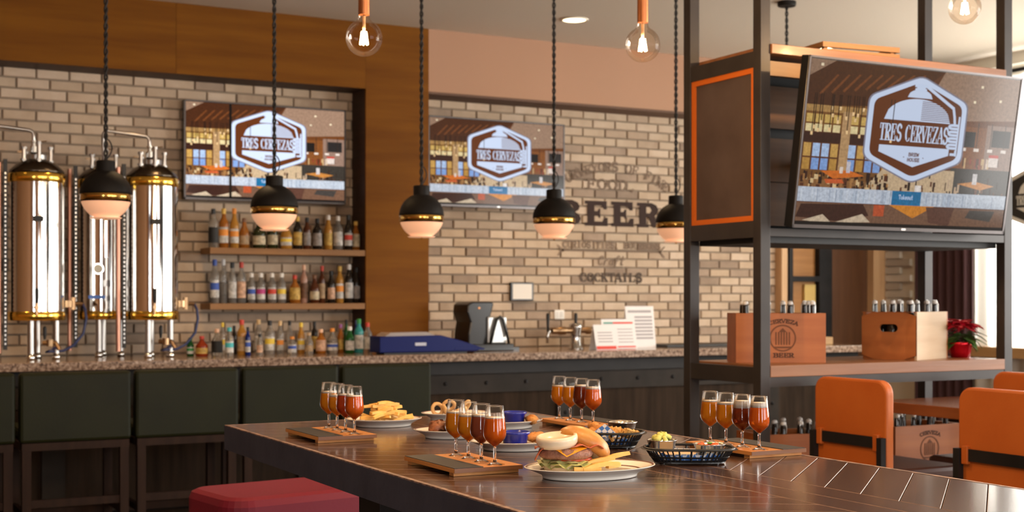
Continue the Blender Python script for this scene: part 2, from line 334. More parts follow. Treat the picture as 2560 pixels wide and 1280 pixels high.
wr = struct('wall_right', MB().box(8.47, 8.6, -3.1, .3, 0, CEIL).box(8.47, 8.6, 3.7, 4.4, 0, CEIL).box(8.47, 8.6, .3, 3.7, 0, 1.0).box(8.47, 8.6, .3, 3.7, 3.0, CEIL).box(8.47, 8.6, 7.6, 9.1, 0, CEIL).box(8.47, 8.6, 4.4, 7.6, 0, 1.05).box(8.47, 8.6, 4.4, 7.6, 3.1, CEIL), paint_w)
ob('crown_moulding', MB().box(8.37, 8.47, -3, 8.9, CEIL-.09, CEIL), M('moulding_paint', (.7, .66, .56), .7), wr)
pale = [M('pale_brick_%d' % i, c, .9, bump=(45, .4)) for i, c in enumerate(((.6, .56, .5), (.48, .44, .39), (.66, .62, .56)))]
z = 0.02; i = 0
while z < 2.9:
    a = MB().box(8.44, 8.47, 8.60 if i % 2 else 8.72, 8.895, z, z+BH)
    if z > 1.0: ob('brick', a, pale[i % 3], wr)
    z += PH; i += 1
struct('window_6', MB().box(8.48, 8.54, .3, 3.7, 1.0, 1.05).box(8.48, 8.54, .3, 3.7, 2.95, 3.0).box(8.48, 8.54, .3, .36, 1.05, 2.95).box(8.48, 8.54, 3.64, 3.7, 1.05, 2.95).box(8.48, 8.54, 1.97, 2.03, 1.05, 2.95), M('window_white', (.8, .8, .77), .5))
struct('window_1', MB().box(8.47, 8.53, 4.4, 7.6, 1.05, 1.1).box(8.47, 8.53, 4.4, 7.6, 3.05, 3.1).box(8.47, 8.53, 4.4, 4.47, 1, 3.05).box(8.47, 8.53, 7.53, 7.6, 1, 3.05).box(8.47, 8.53, 5.97, 6.03, 1, 3.05), M('window_white', (.8, .8, .77), .5))
ob('window_ledge', MB().box(8.2, 8.47, 4.3, 7.7, .98, 1.06), wood('ledge_oak', (.35, .2, .08), (.45, .27, .12), 1), bpy.data.objects['window_1'])
# ------------------------------------------------------------------ bar
gran = granite()
bar = thing('bar_counter', 'long bar with speckled brown granite top and riveted dark steel front', 'bar counter', (0, 8, 0))
ob('granite_top', MB().box(-1.5, 7.45, 0, .985, 1.021, 1.071), gran, bar, bevel=.004)
ob('body', MB().box(-1.45, 7.4, .14, .98, 0, 1.02), wood('bar_front', (.020, .0125, .008), (.044, .028, .018), 2, .85, spec=.12), bar)
ob('top_band', MB().box(-1.45, 7.4, .1, .14, .93, 1.02), black_metal, bar)
ob('rivet_band', MB().box(-1.45, 7.4, .12, .14, .80, .925), steel_dk, bar)
ob('kick_plate', MB().box(-1.45, 7.4, .12, .14, 0, .12), steel_dk, bar)
for x in (-.6, 1.3, 2.85, 4.735, 6.56): ob('upright_strap', MB().box(x-.065, x+.065, .122, .14, .12, .8), steel_dk, bar)
rv = MB().lathe([(.014, 0), (.0135, -.004), (.01, -.009), (.0001, -.0115)], 10, axis='y').mesh('rivet', black_metal, True)
for k in range(24):
    x = .2+k*.3055
    ob('rivet', rv, parent=bar, loc=(x-.06, .12, .867))
for x in (2.85, 4.735, 6.56):
    for z in (.64, .4): ob('rivet', rv, parent=bar, loc=(x, .122, z))
fr = thing('foot_rail', 'dark tubular foot rail along the base of the bar', 'foot rail', (0, 7.9, 0))
ob('rail', MB().tube([(-1.4, 0, .22), (7.3, 0, .22)], .025), black_metal, fr)
for k in range(7): ob('bracket', MB().box(-1+k*1.3, -.96+k*1.3, 0, .22, .2, .24), black_metal, fr)
# oak shelves in the niche
oaks = wood('shelf_oak', (.2, .085, .02), (.3, .14, .035), 0, .5, .8)
for nm, z in (('upper', 1.733), ('lower', 1.364)):
    tag(ob('bottle_shelf', MB().box(2.385, 3.478, 8.735, 8.98, z, z+.041), oaks, bevel=.002), nm+' oak shelf fixed to the brick niche holding liquor bottles', 'shelf', 'oak bottle shelves')
# recessed ceiling lights: the first belongs to the room, the rest are added fill
dl = M('downlight_glow', (1, .8, .5), .5, emis=(1, .70, .36), es=9)
for x, y, pw, where in ((4.71, 7.96, 70, 'over the right bar wall'), (2.1, 7.6, 90, 'over the bottle niche, added fill'), (6.9, 7.9, 60, 'near the far door, added fill'), (-.2, 7.6, 90, 'over the left end of the bar, added fill'), (-1.5, -.8, 320, 'by the oak wall behind the camera, added fill'),
                    (.6, 3.2, 60, 'left of the long table, added fill'), (3.1, 1.0, 70, 'right of the long table, added fill'), (6.2, 4.6, 50, 'beside the right windows, added fill')):
    r = thing('recessed_downlight', 'round lit recessed downlight in the ceiling '+where, 'ceiling light', (x, y, CEIL), group='recessed downlights')
    ob('trim_ring', MB().lathe([(.1, -.004), (.085, -.012), (.078, -.004)], 28), M('ring_white', (.8, .75, .65), .5), r, smooth=True)
    ob('lens', MB().lathe([(.08, -.005), (.0001, -.006)], 28), dl, r)
    l = bpy.data.lights.new('downlight_beam', 'SPOT'); l.energy = pw; l.color = (1, .66, .34); l.spot_size = 1.9; l.spot_blend = .8; l.shadow_soft_size = .08
    o = bpy.data.objects.new('downlight_beam', l); col.objects.link(o); o.location = (x, y, CEIL-.03)
# ------------------------------------------------------------------ televisions
def hexagon(cx, cz, hw, hh, r=.12):
    """pointed top and bottom, upright sides, rounded corners"""
    raw = [(0, 1), (1, .56), (1, -.56), (0, -1), (-1, -.56), (-1, .56)]; out = []
    for i, p in enumerate(raw):
        a, b = raw[i-1], raw[(i+1) % 6]
        for t in (0, .25, .5, .75, 1):
            # quadratic corner
            s = (p[0]+(a[0]-p[0])*r, p[1]+(a[1]-p[1])*r); e = (p[0]+(b[0]-p[0])*r, p[1]+(b[1]-p[1])*r)
            out.append(tuple(((1-t)**2*s[k]+2*t*(1-t)*p[k]+t*t*e[k]) for k in (0, 1)))
    return [(cx+x*hw, cz+z*hh) for x, z in out][::-1]
def lin(r, g, b): return tuple((c/255/12.92 if c < 11 else ((c/255+.055)/1.055)**2.4) for c in (r, g, b))
def television(label, loc, rot, W, Hh, strength, lines=False, dim=1.0):
    r = thing('wall_television', label, 'television', loc, rot=rot, group='televisions showing the brew house logo')
    bz = .012
    ob('casing', MB().box(-W/2, W/2, 0, .05, 0, Hh), M('tv_black', (.008, .008, .009), .25), r, bevel=.004)
    ob('front_edge', MB().box(-W/2, W/2, -.004, 0, 0, .014).box(-W/2, -W/2+.008, -.004, 0, 0, Hh).box(W/2-.008, W/2, -.004, 0, 0, Hh).box(-W/2, W/2, -.004, 0, Hh-.008, Hh), M('tv_edge', (.10, .09, .09), .3, .8), r)
    ob('maker_badge', MB().box(-.012, .012, -.006, -.004, .003, .011), M('badge', (.7, .7, .7), .3, .5), r)
    w2, h2 = W-2*bz, Hh-2*bz; s = MB(); lay = [0]
    def q(poly, c, rgb=None):
        lay[0] += 1
        s.flat([(-w2/2+x*w2, bz+h2*(1-y)) for x, y in poly], -.0005-lay[0]*2e-6, tuple(v*dim for v in lin(*c)))
    def rc(x0, x1, y0, y1, c): q([(x0, y1), (x1, y1), (x1, y0), (x0, y0)], c)
    rd = random.Random(11)
    rc(0, 1, 0, 1, (96, 52, 26))
    q([(0, 0), (.62, 0), (.42, .24), (0, .28)][::-1], (74, 38, 18)); q([(0, 0), (.11, 0), (0, .1)][::-1], (150, 118, 96))
    for k in range(9): q([(.05+k*.05, .2-.012*k), (.12+k*.05, .08-.006*k), (.128+k*.05, .085-.006*k), (.058+k*.05, .21-.012*k)], (120, 66, 30))
    q([(0, .28), (.42, .24), (.42, .42), (0, .42)][::-1], (122, 78, 34)); rc(0, .42, .27, .31, (176, 134, 78))
    for k in range(10):                               # upper and lower window lights seen in the picture on the screen
        if k in (4,): continue
        x = .005+k*.04; rc(x, x+.032, .325, .375, (214, 176, 96)); rc(x, x+.032, .385, .43, (234, 214, 160))
        rc(x, x+.032, .50, .58, (176, 200, 236) if k % 3 else (206, 160, 84)); rc(x, x+.032, .59, .66, (132, 166, 222) if k % 3 else (188, 140, 66))
    rc(0, .42, .435, .495, (58, 28, 18)); rc(.165, .205, .3, .72, (190, 150, 104)); rc(0, .42, .66, .72, (120, 78, 36))
    q([(.62, 0), (1, 0), (1, .27), (.70, .30), (.55, .2)][::-1], (158, 126, 104)); q([(.70, .30), (1, .27), (1, .33), (.70, .35)][::-1], (112, 62, 26))
    rc(.70, .86, .33, .60, (134, 78, 34)); rc(.86, 1, .31, .62, (150, 120, 104)); rc(.735, .805, .36, .46, (26, 20, 18)); rc(.89, .985, .34, .45, (40, 36, 36))
    for x in (.75, .815, .885, .955): rc(x-.012, x+.014, .465, .485, (240, 226, 214)); rc(x-.002, x+.002, .3, .46, (50, 36, 28))
    for k in range(26): x = rd.uniform(.70, .99); rc(x, x+.008, .53, .57+rd.uniform(0, .03), rd.choice([(206, 170, 120), (90, 50, 24), (220, 200, 180), (150, 60, 40)]))
    rc(.70, 1, .60, .82, (58, 52, 46)); rc(.885, .935, .5, .58, (226, 210, 200)); rc(.885, .935, .5, .52, (196, 60, 44))
    q([(.28, .78), (.38, .62), (.72, .62), (.72, .78)][::-1], (206, 178, 142)); rc(.0, .3, .72, .80, (140, 96, 56))
    for k in range(120):                              # crowd of chairs and table legs
        x = rd.uniform(0, .40); y = rd.uniform(.66, .78); rc(x, x+rd.uniform(.004, .018), y, y+rd.uniform(.01, .05), rd.choice([(42, 20, 14), (60, 28, 18), (222, 190, 140), (90, 46, 26), (36, 18, 14), (170, 120, 70)]))
    for k in range(50):
        x = rd.uniform(.45, .99); y = rd.uniform(.64, .79); rc(x, x+rd.uniform(.004, .014), y, y+rd.uniform(.02, .06), rd.choice([(60, 30, 20), (46, 30, 24), (110, 70, 50), (200, 170, 140)]))
    q([(.09, .665), (.22, .655), (.29, .685), (.15, .71)][::-1], (216, 112, 36)); q([(.11, .715), (.19, .71), (.2, .735), (.12, .74)][::-1], (210, 96, 48))
    q([(.74, .70), (.83, .68), (.93, .705), (.86, .735)][::-1], (204, 134, 62)); rc(.815, .838, .63, .70, (214, 206, 204)); rc(.205, .222, .60, .67, (206, 200, 208)); rc(.175, .19, .635, .675, (232, 214, 200))
    q([(0, .86), (1, .86), (1, 1), (0, 1)][::-1], (120, 86, 66)); q([(.02, .87), (.30, .86), (.33, .93), (.18, .97), (.0, .95)][::-1], (62, 34, 26))
    for a in ((.03, .97, .12, .93, .17, .99), (.17, .98, .3, .92, .34, .97)): q([(a[0], a[1]), (a[2], a[3]), (a[4], a[5])][::-1], (206, 184, 156))
    q([(.42, .855), (.64, .855), (.54, .935)][::-1], (214, 134, 44)); q([(.60, .86), (.74, .86), (.72, .98), (.62, .96)][::-1], (96, 62, 50)); q([(.82, .87), (.95, .87), (.93, .94), (.8, .92)][::-1], (70, 64, 60)); rc(.35, .4, .86, .93, (190, 84, 48))
    rc(.535, .565, .725, .77, (236, 226, 220)); rc(0, 1, .975, 1, (22, 18, 18))
    rc(0, .43, .765, .855, (196, 204, 218)); rc(.57, 1, .765, .855, (192, 200, 212)); rc(.43, .57, .765, .855, (24, 112, 160))
    for k in range(40): x = rd.choice([rd.uniform(0, .42), rd.uniform(.58, .99)]); rc(x, x+.006, .775, .85, rd.choice([(178, 190, 206), (208, 214, 224), (168, 178, 194)]))
    for x, y in ((.81, .07), (.05, .03), (.78, .17), (.91, .15)): rc(x-.006, x+.006, y-.008, y+.008, (255, 236, 200))
    for k in range(22): x = rd.uniform(.02, .42); y = rd.uniform(.26, .45); rc(x-.002, x+.002, .2, y, (40, 22, 14)); rc(x-.005, x+.005, y, y+.022, (246, 206, 150))
    if lines: rc(.262, .278, 0, 1, (14, 10, 10))
    ob('screen', s, screen_mat('screen_picture_%s' % strength, strength, True), r)
    # logo: hexagon badge with a brewing kettle, condenser coil and lettering
    em = screen_mat('screen_%s' % strength, strength); g = MB(); cx, cz, hw, hh = .012, bz+h2*.625, W*.229, Hh*.32
    white, brown = tuple(v*dim for v in lin(206, 220, 246)), tuple(v*dim for v in lin(98, 46, 14))
    Y = -.0012
    g.flat(hexagon(cx, cz, hw*1.03, hh*1.03), Y, tuple(v*dim for v in lin(128, 124, 140))); g.flat(hexagon(cx, cz, hw, hh), Y-1e-5, white); g.flat(hexagon(cx, cz, hw*.905, hh*.90), Y-2e-5, brown)
    X = lambda x: cx+x*hw; Z = lambda z: cz+z*hh; Y2 = Y-4e-5
    g.flat([(X(-.68+1.36*i/20), Z(.16+.42*math.sqrt(max(0, 1-((i-10)/10)**2)))) for i in range(21)][::-1], Y2, white)
    g.flat([(X(-.26+.52*i/12), Z(.59+.17*math.sqrt(max(0, 1-((i-6)/6)**2)))) for i in range(13)][::-1], Y2, white)
    for x0, x1, z0, z1 in ((-.12, .12, .72, .78), (-.09, .09, .76, .92), (-.13, .13, .8, .86)): g.flat([(X(x0), Z(z1)), (X(x1), Z(z1)), (X(x1), Z(z0)), (X(x0), Z(z0))][::-1], Y2, white)
    for k in range(11):
        z0 = .19+k*.034; wv = .68*math.sqrt(max(0, 1-((z0-.16)/.42)**2)); g.flat([(X(.06), Z(z0)), (X(wv), Z(z0)), (X(wv), Z(z0+.012)), (X(.06+.0*k), Z(z0+.012))], Y2-1e-5, brown)
    g.flat([(X(-.27), Z(.585)), (X(.27), Z(.585)), (X(.27), Z(.6)), (X(-.27), Z(.6))], Y2-1e-5, brown)
    def st(pts, t):
        for a, b in zip(pts, pts[1:]):
            a, b = Vector((X(a[0]), Z(a[1]))), Vector((X(b[0]), Z(b[1]))); d = (b-a).normalized(); n = Vector((-d.y, d.x))*t/2; e = d*t*.3
            g.flat([tuple(a-e-n), tuple(b+e-n), tuple(b+e+n), tuple(a-e+n)], Y2, white)
    t_ = hw*.05
    st([(.1, .84), (.72, .46), (.76, .3), (.78, .18)], t_)
    for k in range(4): z0 = .14-k*.125; st([(.86, z0), (.74, z0)]+arc(.74, z0-.032, .07, .032, 90, 270, 6)+[(.86, z0-.064)], t_*.8)
    st([(.86, -.36), (.86, -.42), (.76, -.42)], t_*.8); st([(.87, .3), (.87, -.44)], t_*.7)
    g.flat([(X(-.72), Z(-.32)), (X(.72), Z(-.32)), (X(.72), Z(-.45)), (X(0), Z(-.71)), (X(-.72), Z(-.45))][::-1], Y2, white)
    lw = hw*1.46/13
    text(g, 'TRES', X(-.74), Z(-.235), lw*1.0, hh*.32, lw*.29, lw*.125, Y2, white, serif=.6)
    text(g, 'CERVEZAS', X(-.74)+lw*4.6, Z(-.235), lw*1.0, hh*.32, lw*.29, lw*.125, Y2, white, serif=.6)
    bs = hw*.055
    text(g, 'BREW', X(0)-bs*2, Z(-.51), bs, hh*.075, bs*.25, bs*.2, Y2-2e-5, brown, serif=.1); text(g, 'HOUSE', X(0)-bs*2.3, Z(-.61), bs*.92, hh*.075, bs*.25, bs*.2, Y2-2e-5, brown, serif=.1)
    for x in (-.2, .2): g.flat([(X(x-.012), Z(-.52)), (X(x+.012), Z(-.52)), (X(x+.012), Z(-.535)), (X(x-.012), Z(-.535))], Y2-2e-5, brown)
    ts = h2*.022
    text(g, 'Takeout', -ts*3, bz+h2*.182, ts*.8, h2*.03, ts*.2, ts*.14, Y2, white, serif=0)
    ob('logo', g, em, r)
    ob('mount', MB().box(-.2, .2, .05, .075, Hh*.3, Hh*.7), black_metal, r)
    return r
television('flat television on the brick niche above the liquor shelves', (2.822, 8.89, 2.098), (0, 0, 0), 1.14, .664, 1.15, lines=True)
television('flat television on the brick wall beside the BEER lettering', (4.59, 8.87, 2.112), (0, 0, 0), 1.14, .655, .9)
television('large tilted television mounted on the black steel display tower', (4.14, 4.262, 1.722), (math.radians(9.3), 0, 0), 1.2, .69, .68)
# painted lettering on the bricks
ink = M('painted_ink', (.035, .018, .014), .85); ink2 = M('faded_ink', (.20, .14, .10), .9); YL = 8.9795
wl = thing('wall_lettering', 'brown painted sign lettering BEER and smaller lines on the brick wall', 'wall sign', (0, 0, 0))
SL = {'B': [[(0, 0), (.62, 0), (.86, .1), (.94, .27), (.86, .44), (.70, .53), (.84, .62), (.89, .76), (.80, .91), (.58, 1), (0, 1)], [(.36, .2), (.36, .42), (.56, .42), (.64, .31), (.56, .2)], [(.36, .6), (.36, .8), (.54, .8), (.6, .7), (.54, .6)], [(-.02, .12), (-.02, .88), (.1, .88), (.1, .12)]],
      'E': [[(0, 0), (.95, 0), (.95, .34), (.80, .34), (.72, .18), (.40, .18), (.40, .42), (.52, .42), (.58, .32), (.64, .32), (.64, .7), (.58, .7), (.52, .59), (.40, .59), (.40, .82), (.70, .82), (.78, .67), (.91, .67), (.91, 1), (0, 1), (0, .87), (.1, .87), (.1, .13), (0, .13)]],
      'R': [[(0, 0), (.5, 0), (.5, .13), (.4, .13), (.4, .42), (.48, .42), (.64, .1), (.68, 0), (1.0, 0), (1.0, .13), (.92, .15), (.76, .47), (.88, .58), (.92, .74), (.84, .91), (.62, 1), (0, 1), (0, .87), (.1, .87), (.1, .13), (0, .13)], [(.4, .58), (.4, .83), (.54, .83), (.62, .7), (.54, .58)]]}
brick_tone = M('lettering_gap', (.48, .37, .27), .9)
for i, ch in enumerate('BEER'):
    x0_, w0_, z0_, h0_ = 5.165+i*.2425, .222, 2.008, .196
    lo = ob('letter', MB().flat([(x0_+p[0]*w0_, z0_+p[1]*h0_) for p in SL[ch][0]], YL), ink, wl)
    for k, hole in enumerate(SL[ch][1:]): ob('counter', MB().flat([(x0_+p[0]*w0_, z0_+p[1]*h0_) for p in hole], YL-.0004), brick_tone, lo)
def archf(cx, R, z0): return lambda x, z: (cx+(R+z-z0)*math.sin((x-cx)/R), z0-R+(R+z-z0)*math.cos((x-cx)/R))
letters('PURVEYORS OF FINE', 5.16, 2.44, .062, .075, .016, .009, YL, ink2, wl, arch=archf(5.68, .9, 2.46))
letters('FOOD,', 5.42, 2.295, .098, .085, .018, .010, YL, ink2, wl)
letters('CURIOSITIES, BOURBONS', 5.205, 1.832, .0435, .052, .0125, .007, YL, ink2, wl)
ar = MB(); ar.flat([(5.18, 1.806), (6.13, 1.806), (6.13, 1.818), (5.18, 1.818)], YL)
for x, s_ in ((5.17, 1), (6.12, 1)):
    for k in (-1, 1): ar.flat([(x-.02, 1.812), (x+.03, 1.812+k*.045), (x+.045, 1.812+k*.045), (x+.0, 1.812)] if x > 6 else [(x, 1.812+k*.04), (x+.05, 1.812), (x+.03, 1.812), (x-.015, 1.812+k*.04)], YL)
ob('arrow', ar, ink2, wl)
letters('Craft', 5.52, 1.70, .05, .075, .013, .008, YL, ink2, wl, slant=.25)
letters('COCKTAILS', 5.362, 1.568, .0645, .073, .02, .009, YL, M('mid_ink', (.085, .062, .048), .9), wl)
# framed notice and socket on the bricks
r = thing('framed_notice', 'small black framed white notice on the bricks below the television', 'notice', (4.842, 8.97, 1.42))
ob('frame', MB().box(-.1, .1, -.012, .014, 0, .142), M('frame_black', (.01, .01, .01), .3), r, bevel=.006); ob('sheet', MB().box(-.082, .082, -.014, -.012, .014, .128), M('paper_white', (.78, .74, .68), .7), r)
r = thing('wall_socket', 'white double socket plate on the bricks above the beer taps', 'socket', (5.175, 8.978, 1.28))
ob('plate', MB().box(-.044, .044, -.008, .006, 0, .07), M('socket_white', (.8, .78, .74), .4), r, bevel=.003); ob('outlet', MB().box(-.03, -.006, -.011, -.008, .015, .055).box(.006, .03, -.011, -.008, .015, .055), M('socket_white2', (.66, .64, .6), .4), r)
# ------------------------------------------------------------------ pendants over the bar
matte = M('pendant_black', (.009, .0075, .0065), .6, spec=.2); brass = M('brass', (.62, .38, .10), .15, 1); opal = M('opal_glass', (.85, .52, .36), .35, subs=.0, emis=(1, .50, .27), es=.42)
cordm = M('cord_black', (.015, .013, .012), .7)
R_ = .1235
def pendant(x, zb, label):
    r = thing('pendant_lamp', label, 'pendant lamp', (x, 6.85, zb), group='black dome pendants in a row over the bar')
    zc = .118                                       # centre of the globe above its flat bottom
    ob('diffuser', MB().lathe([(.0001, 0), (.070, .001), (.078, .006)]+[(R_*math.cos(a), zc+R_*math.sin(a)) for a in [math.radians(-64+i*6) for i in range(9)]], 36, cap1=False), opal, r, smooth=True)
    ob('brass_ring', MB().lathe([(R_*.985, zc-.026), (R_*1.004, zc-.024), (R_*1.004, zc+.004), (R_*.985, zc+.006)], 36, cap0=False, cap1=False), brass, r, smooth=True)
    ob('dome', MB().lathe([(R_*1.0, zc+.004)]+[(R_*1.015*math.cos(a), zc+.004+R_*1.0*math.sin(a)) for a in [math.radians(i*7) for i in range(11)]]+[(.046, zc+.122)], 36, cap0=False), matte, r, smooth=True)
    ob('neck', MB().lathe([(.046, zc+.115), (.046, zc+.168), (.040, zc+.172), (.012, zc+.172)], 24), matte, r, auto=True)
    ob('finial', MB().sphere((0, 0, -.004), .006, 8, 6), brass, r)
    top = CEIL-zb; n = int((top-zc-.17)/.012); c = MB()
    for ph in (0, PI):
        c.tube([(.0062*math.cos(i*.9+ph), .0062*math.sin(i*.9+ph), zc+.17+(top-zc-.17)*i/n) for i in range(n+1)], .0058, 5)
    ob('twisted_cord', c, cordm, r)
    ob('cord_loop', MB().tube([(.0+.03*math.sin(t*PI*1.0)*(1 if t < .9 else .4), 0, zc+.175+.12*t) for t in [i/10 for i in range(11)]], .0035, 5), cordm, r)
    ob('canopy', MB().lathe([(.055, top-.03), (.06, top-.024), (.06, top)], 24), matte, r)
    return r
for x, z, l in ((1.345, 1.832, 'black dome pendant lamp hanging in front of the steel tanks'), (2.213, 1.794, 'black dome pendant lamp hanging in front of the upper bottle shelf'),
                (3.063, 1.776, 'black dome pendant lamp hanging in front of the oak pilaster'), (3.914, 1.787, 'black dome pendant lamp hanging in front of the letter B'),
                (4.782, 1.783, 'black dome pendant lamp half hidden by the tower post'), (5.651, 1.785, 'black dome pendant lamp hanging behind the tower, only its cord showing')):
    pendant(x, z, l)
# ------------------------------------------------------------------ bare globe bulbs over the table; last two added to light its near end
copper = M('copper_tube', (.72, .28, .12), .25, 1); bulb_g = thin_glass('bulb_glass', (1, .93, .86), 1.35, edge=.45); fil = M('filament_glow', (1, .7, .3), .5, emis=(1, .66, .30), es=140)
for x, y, z, l in ((1.693, 4.264, 2.319, 'clear globe filament bulb on a copper tube in front of the oak bulkhead'), (2.641, 3.988, 2.334, 'clear globe filament bulb on a copper tube left of the steel tower'),
                   (4.018, 3.80, 2.568, 'clear globe filament bulb cut off by the top of the picture at right'),
                   (1.35, 2.25, 2.33, 'clear globe filament bulb added out of view over the near end of the long table'), (1.95, 1.9, 2.34, 'clear globe filament bulb added unseen over the near right corner of the long table')):
    r = thing('globe_bulb_lamp', l, 'hanging bulb', (x, y, z), group='bare globe bulbs over the table')
    rb = .0625
    ob('glass_globe', MB().lathe([(.0001, -rb)]+[(rb*math.sin(a), -rb*math.cos(a)) for a in [math.radians(i*9) for i in range(1, 18)]]+[(.021, .064), (.0185, .078)], 36, cap1=False), bulb_g, r, smooth=True)
    ob('copper_socket', MB().lathe([(.0001, .078), (.0195, .078), (.0195, .36), (.006, .365)], 28), copper, r, auto=True)
    ob('cord', MB().cyl((0, 0, 0), .004, .36, CEIL-z, 8), cordm, r)
    ob('glass_stem', MB().lathe([(.006, .075), (.005, .03), (.003, .022)], 10), M('stem_glass', (.9, .6, .35), .3), r, smooth=True)
    fm = MB()
    for k in range(6):
        a = k*PI/3+.3; fm.bar((.008*math.cos(a), .008*math.sin(a), .021), (.014*math.cos(a), .014*math.sin(a), -.022), .0036, .0036)
    ob('filament', fm, fil, r)
    l = bpy.data.lights.new('bulb_light', 'POINT'); l.energy = 26; l.color = (1, .66, .34); l.shadow_soft_size = .012
    o = bpy.data.objects.new('bulb_light', l); col.objects.link(o); o.location = (x, y, z-.03)
# ------------------------------------------------------------------ bottles
def gl_col(n, c, tr=.75): return M('bottle_'+n, c, .07, 0, trans=tr, ior=1.3)
BC = {'clear': gl_col('clear', (.75, .74, .71), .85), 'amber': gl_col('amber', (.50, .17, .025), .5), 'gold': gl_col('gold', (.68, .33, .06), .5), 'brown': gl_col('brown', (.10, .03, .012), .3),
      'dark': gl_col('dark', (.02, .014, .01), .1), 'green': gl_col('green', (.015, .10, .02), .3), 'olive': gl_col('olive', (.03, .035, .012), .2), 'teal': gl_col('teal', (.05, .35, .36), .3), 'navy': gl_col('navy', (.01, .025, .16), .2), 'red': gl_col('red', (.35, .05, .015), .4), 'pink': gl_col('pink', (.62, .36, .27), .5)}
LC = {'cream': (.66, .56, .38), 'white': (.72, .70, .67), 'black': (.012, .012, .012), 'gold': (.62, .40, .09), 'red': (.52, .05, .03), 'blue': (.04, .09, .38), 'yellow': (.72, .52, .06), 'orange': (.70, .26, .04), 'silver': (.6, .6, .6), 'teal': (.06, .42, .46), 'magenta': (.45, .05, .2), 'tan': (.48, .33, .19), 'peach': (.78, .48, .32), 'green': (.03, .25, .06), 'cork': (.6, .42, .22), 'grey': (.38, .34, .32), 'brown': (.16, .07, .03), 'purple': (.3, .1, .3)}
def bottle(x, y, z, h, r, body, cap, lab, label, group, shape=0, rz=0):
    o = thing('liquor_bottle', label, 'bottle', (x, y, z), rz, group)
    nk = min(.0135, r*.48); sh = (.60, .66, .52, .70)[shape]
    prof = [(r*.9, 0), (r, .004), (r, h*sh*.93)]+[(nk+(r-nk)*(1+math.cos(t*PI))/2, h*(sh*.93+(.82-sh*.93)*t)) for t in (.15, .35, .55, .75, 1)]+[(nk, h*.90)]
    if shape == 3: prof = [(r*.85, 0), (r, .005), (r*1.02, h*.35), (r*.94, h*.58), (nk*1.3, h*.72), (nk, h*.78), (nk, h*.9)]
    ob('glass', MB().lathe(prof, 14), BC[body], o, smooth=True)
    ob('cap', MB().lathe([(nk*1.12, h*.86), (nk*1.12, h*.985), (nk*.9, h), (.0001, h)], 10), M('cap_'+cap, LC[cap], .4), o)
    if lab:
        z0, z1 = h*.13, h*sh*.80
        strong = lab in ('blue', 'red', 'yellow', 'magenta', 'teal', 'orange', 'green'); base = 'white' if strong else lab; sp = dict(cap0=False, cap1=False, a0=-PI/2-1.15-.3, a1=-PI/2+1.15-.3)
        pl_ = ob('paper_label', MB().lathe([(r*1.025, z0), (r*1.025, z1)], 12, **sp), M('label_'+base, tuple(c*.85 for c in LC[base]), .6, noise=(38, tuple(c*.5 for c in LC[base]), .1)), o, smooth=True)
        if strong: ob('label_band', MB().lathe([(r*1.04, z0+(z1-z0)*.45), (r*1.04, z0+(z1-z0)*.85)], 12, **sp), M('band_'+lab, LC[lab], .6), pl_, smooth=True)
    return o
U = [(2.43, .261, .0335, 'clear', 'black', 'black', 1), (2.503, .265, .0325, 'amber', 'gold', 'orange', 1), (2.572, .268, .031, 'gold', 'orange', 'orange', 0), (2.643, .206, .0345, 'amber', 'brown', 'tan', 2),
     (2.743, .207, .045, 'olive', 'green', 'cream', 2), (2.84, .228, .0375, 'olive', 'black', 'cream', 2), (2.933, .19, .040, 'gold', 'brown', 'yellow', 2), (3.018, .225, .0315, 'dark', 'gold', 'gold', 1),
     (3.082, .221, .0262, 'brown', 'black', 'grey', 1), (3.160, .217, .0335, 'dark', 'black', 'grey', 1), (3.236, .242, .029, 'gold', 'white', 'gold', 0), (3.312, .238, .034, 'clear', 'white', 'white', 1), (3.385, .249, .029, 'dark', 'black', 'red', 0), (3.444, .205, .029, 'amber', 'gold', 'cream', 3)]
Lw = [(2.437, .292, .0305, 'clear', 'blue', 'blue', 1), (2.5, .295, .024, 'clear', 'silver', None, 1), (2.557, .275, .0285, 'clear', 'black', 'white', 1), (2.623, .278, .031, 'clear', 'red', 'peach', 1), (2.688, .204, .0267, 'clear', 'white', 'blue', 1), (2.758, .205, .031, 'clear', 'white', 'magenta', 1),
      (2.831, .205, .0293, 'clear', 'white', 'red', 1), (2.904, .206, .0304, 'clear', 'white', 'yellow', 1), (2.993, .192, .038, 'amber', 'red', 'gold', 3), (3.063, .265, .0247, 'pink', 'peach', 'brown', 1), (3.135, .196, .0335, 'brown', 'brown', 'cream', 2), (3.194, .259, .0224, 'brown', 'red', 'tan', 1),
      (3.257, .225, .0275, 'dark', 'black', 'peach', 0), (3.324, .258, .0276, 'gold', 'gold', 'orange', 1), (3.388, .272, .0290, 'dark', 'white', 'white', 1), (3.447, .252, .0275, 'dark', 'black', 'grey', 0)]
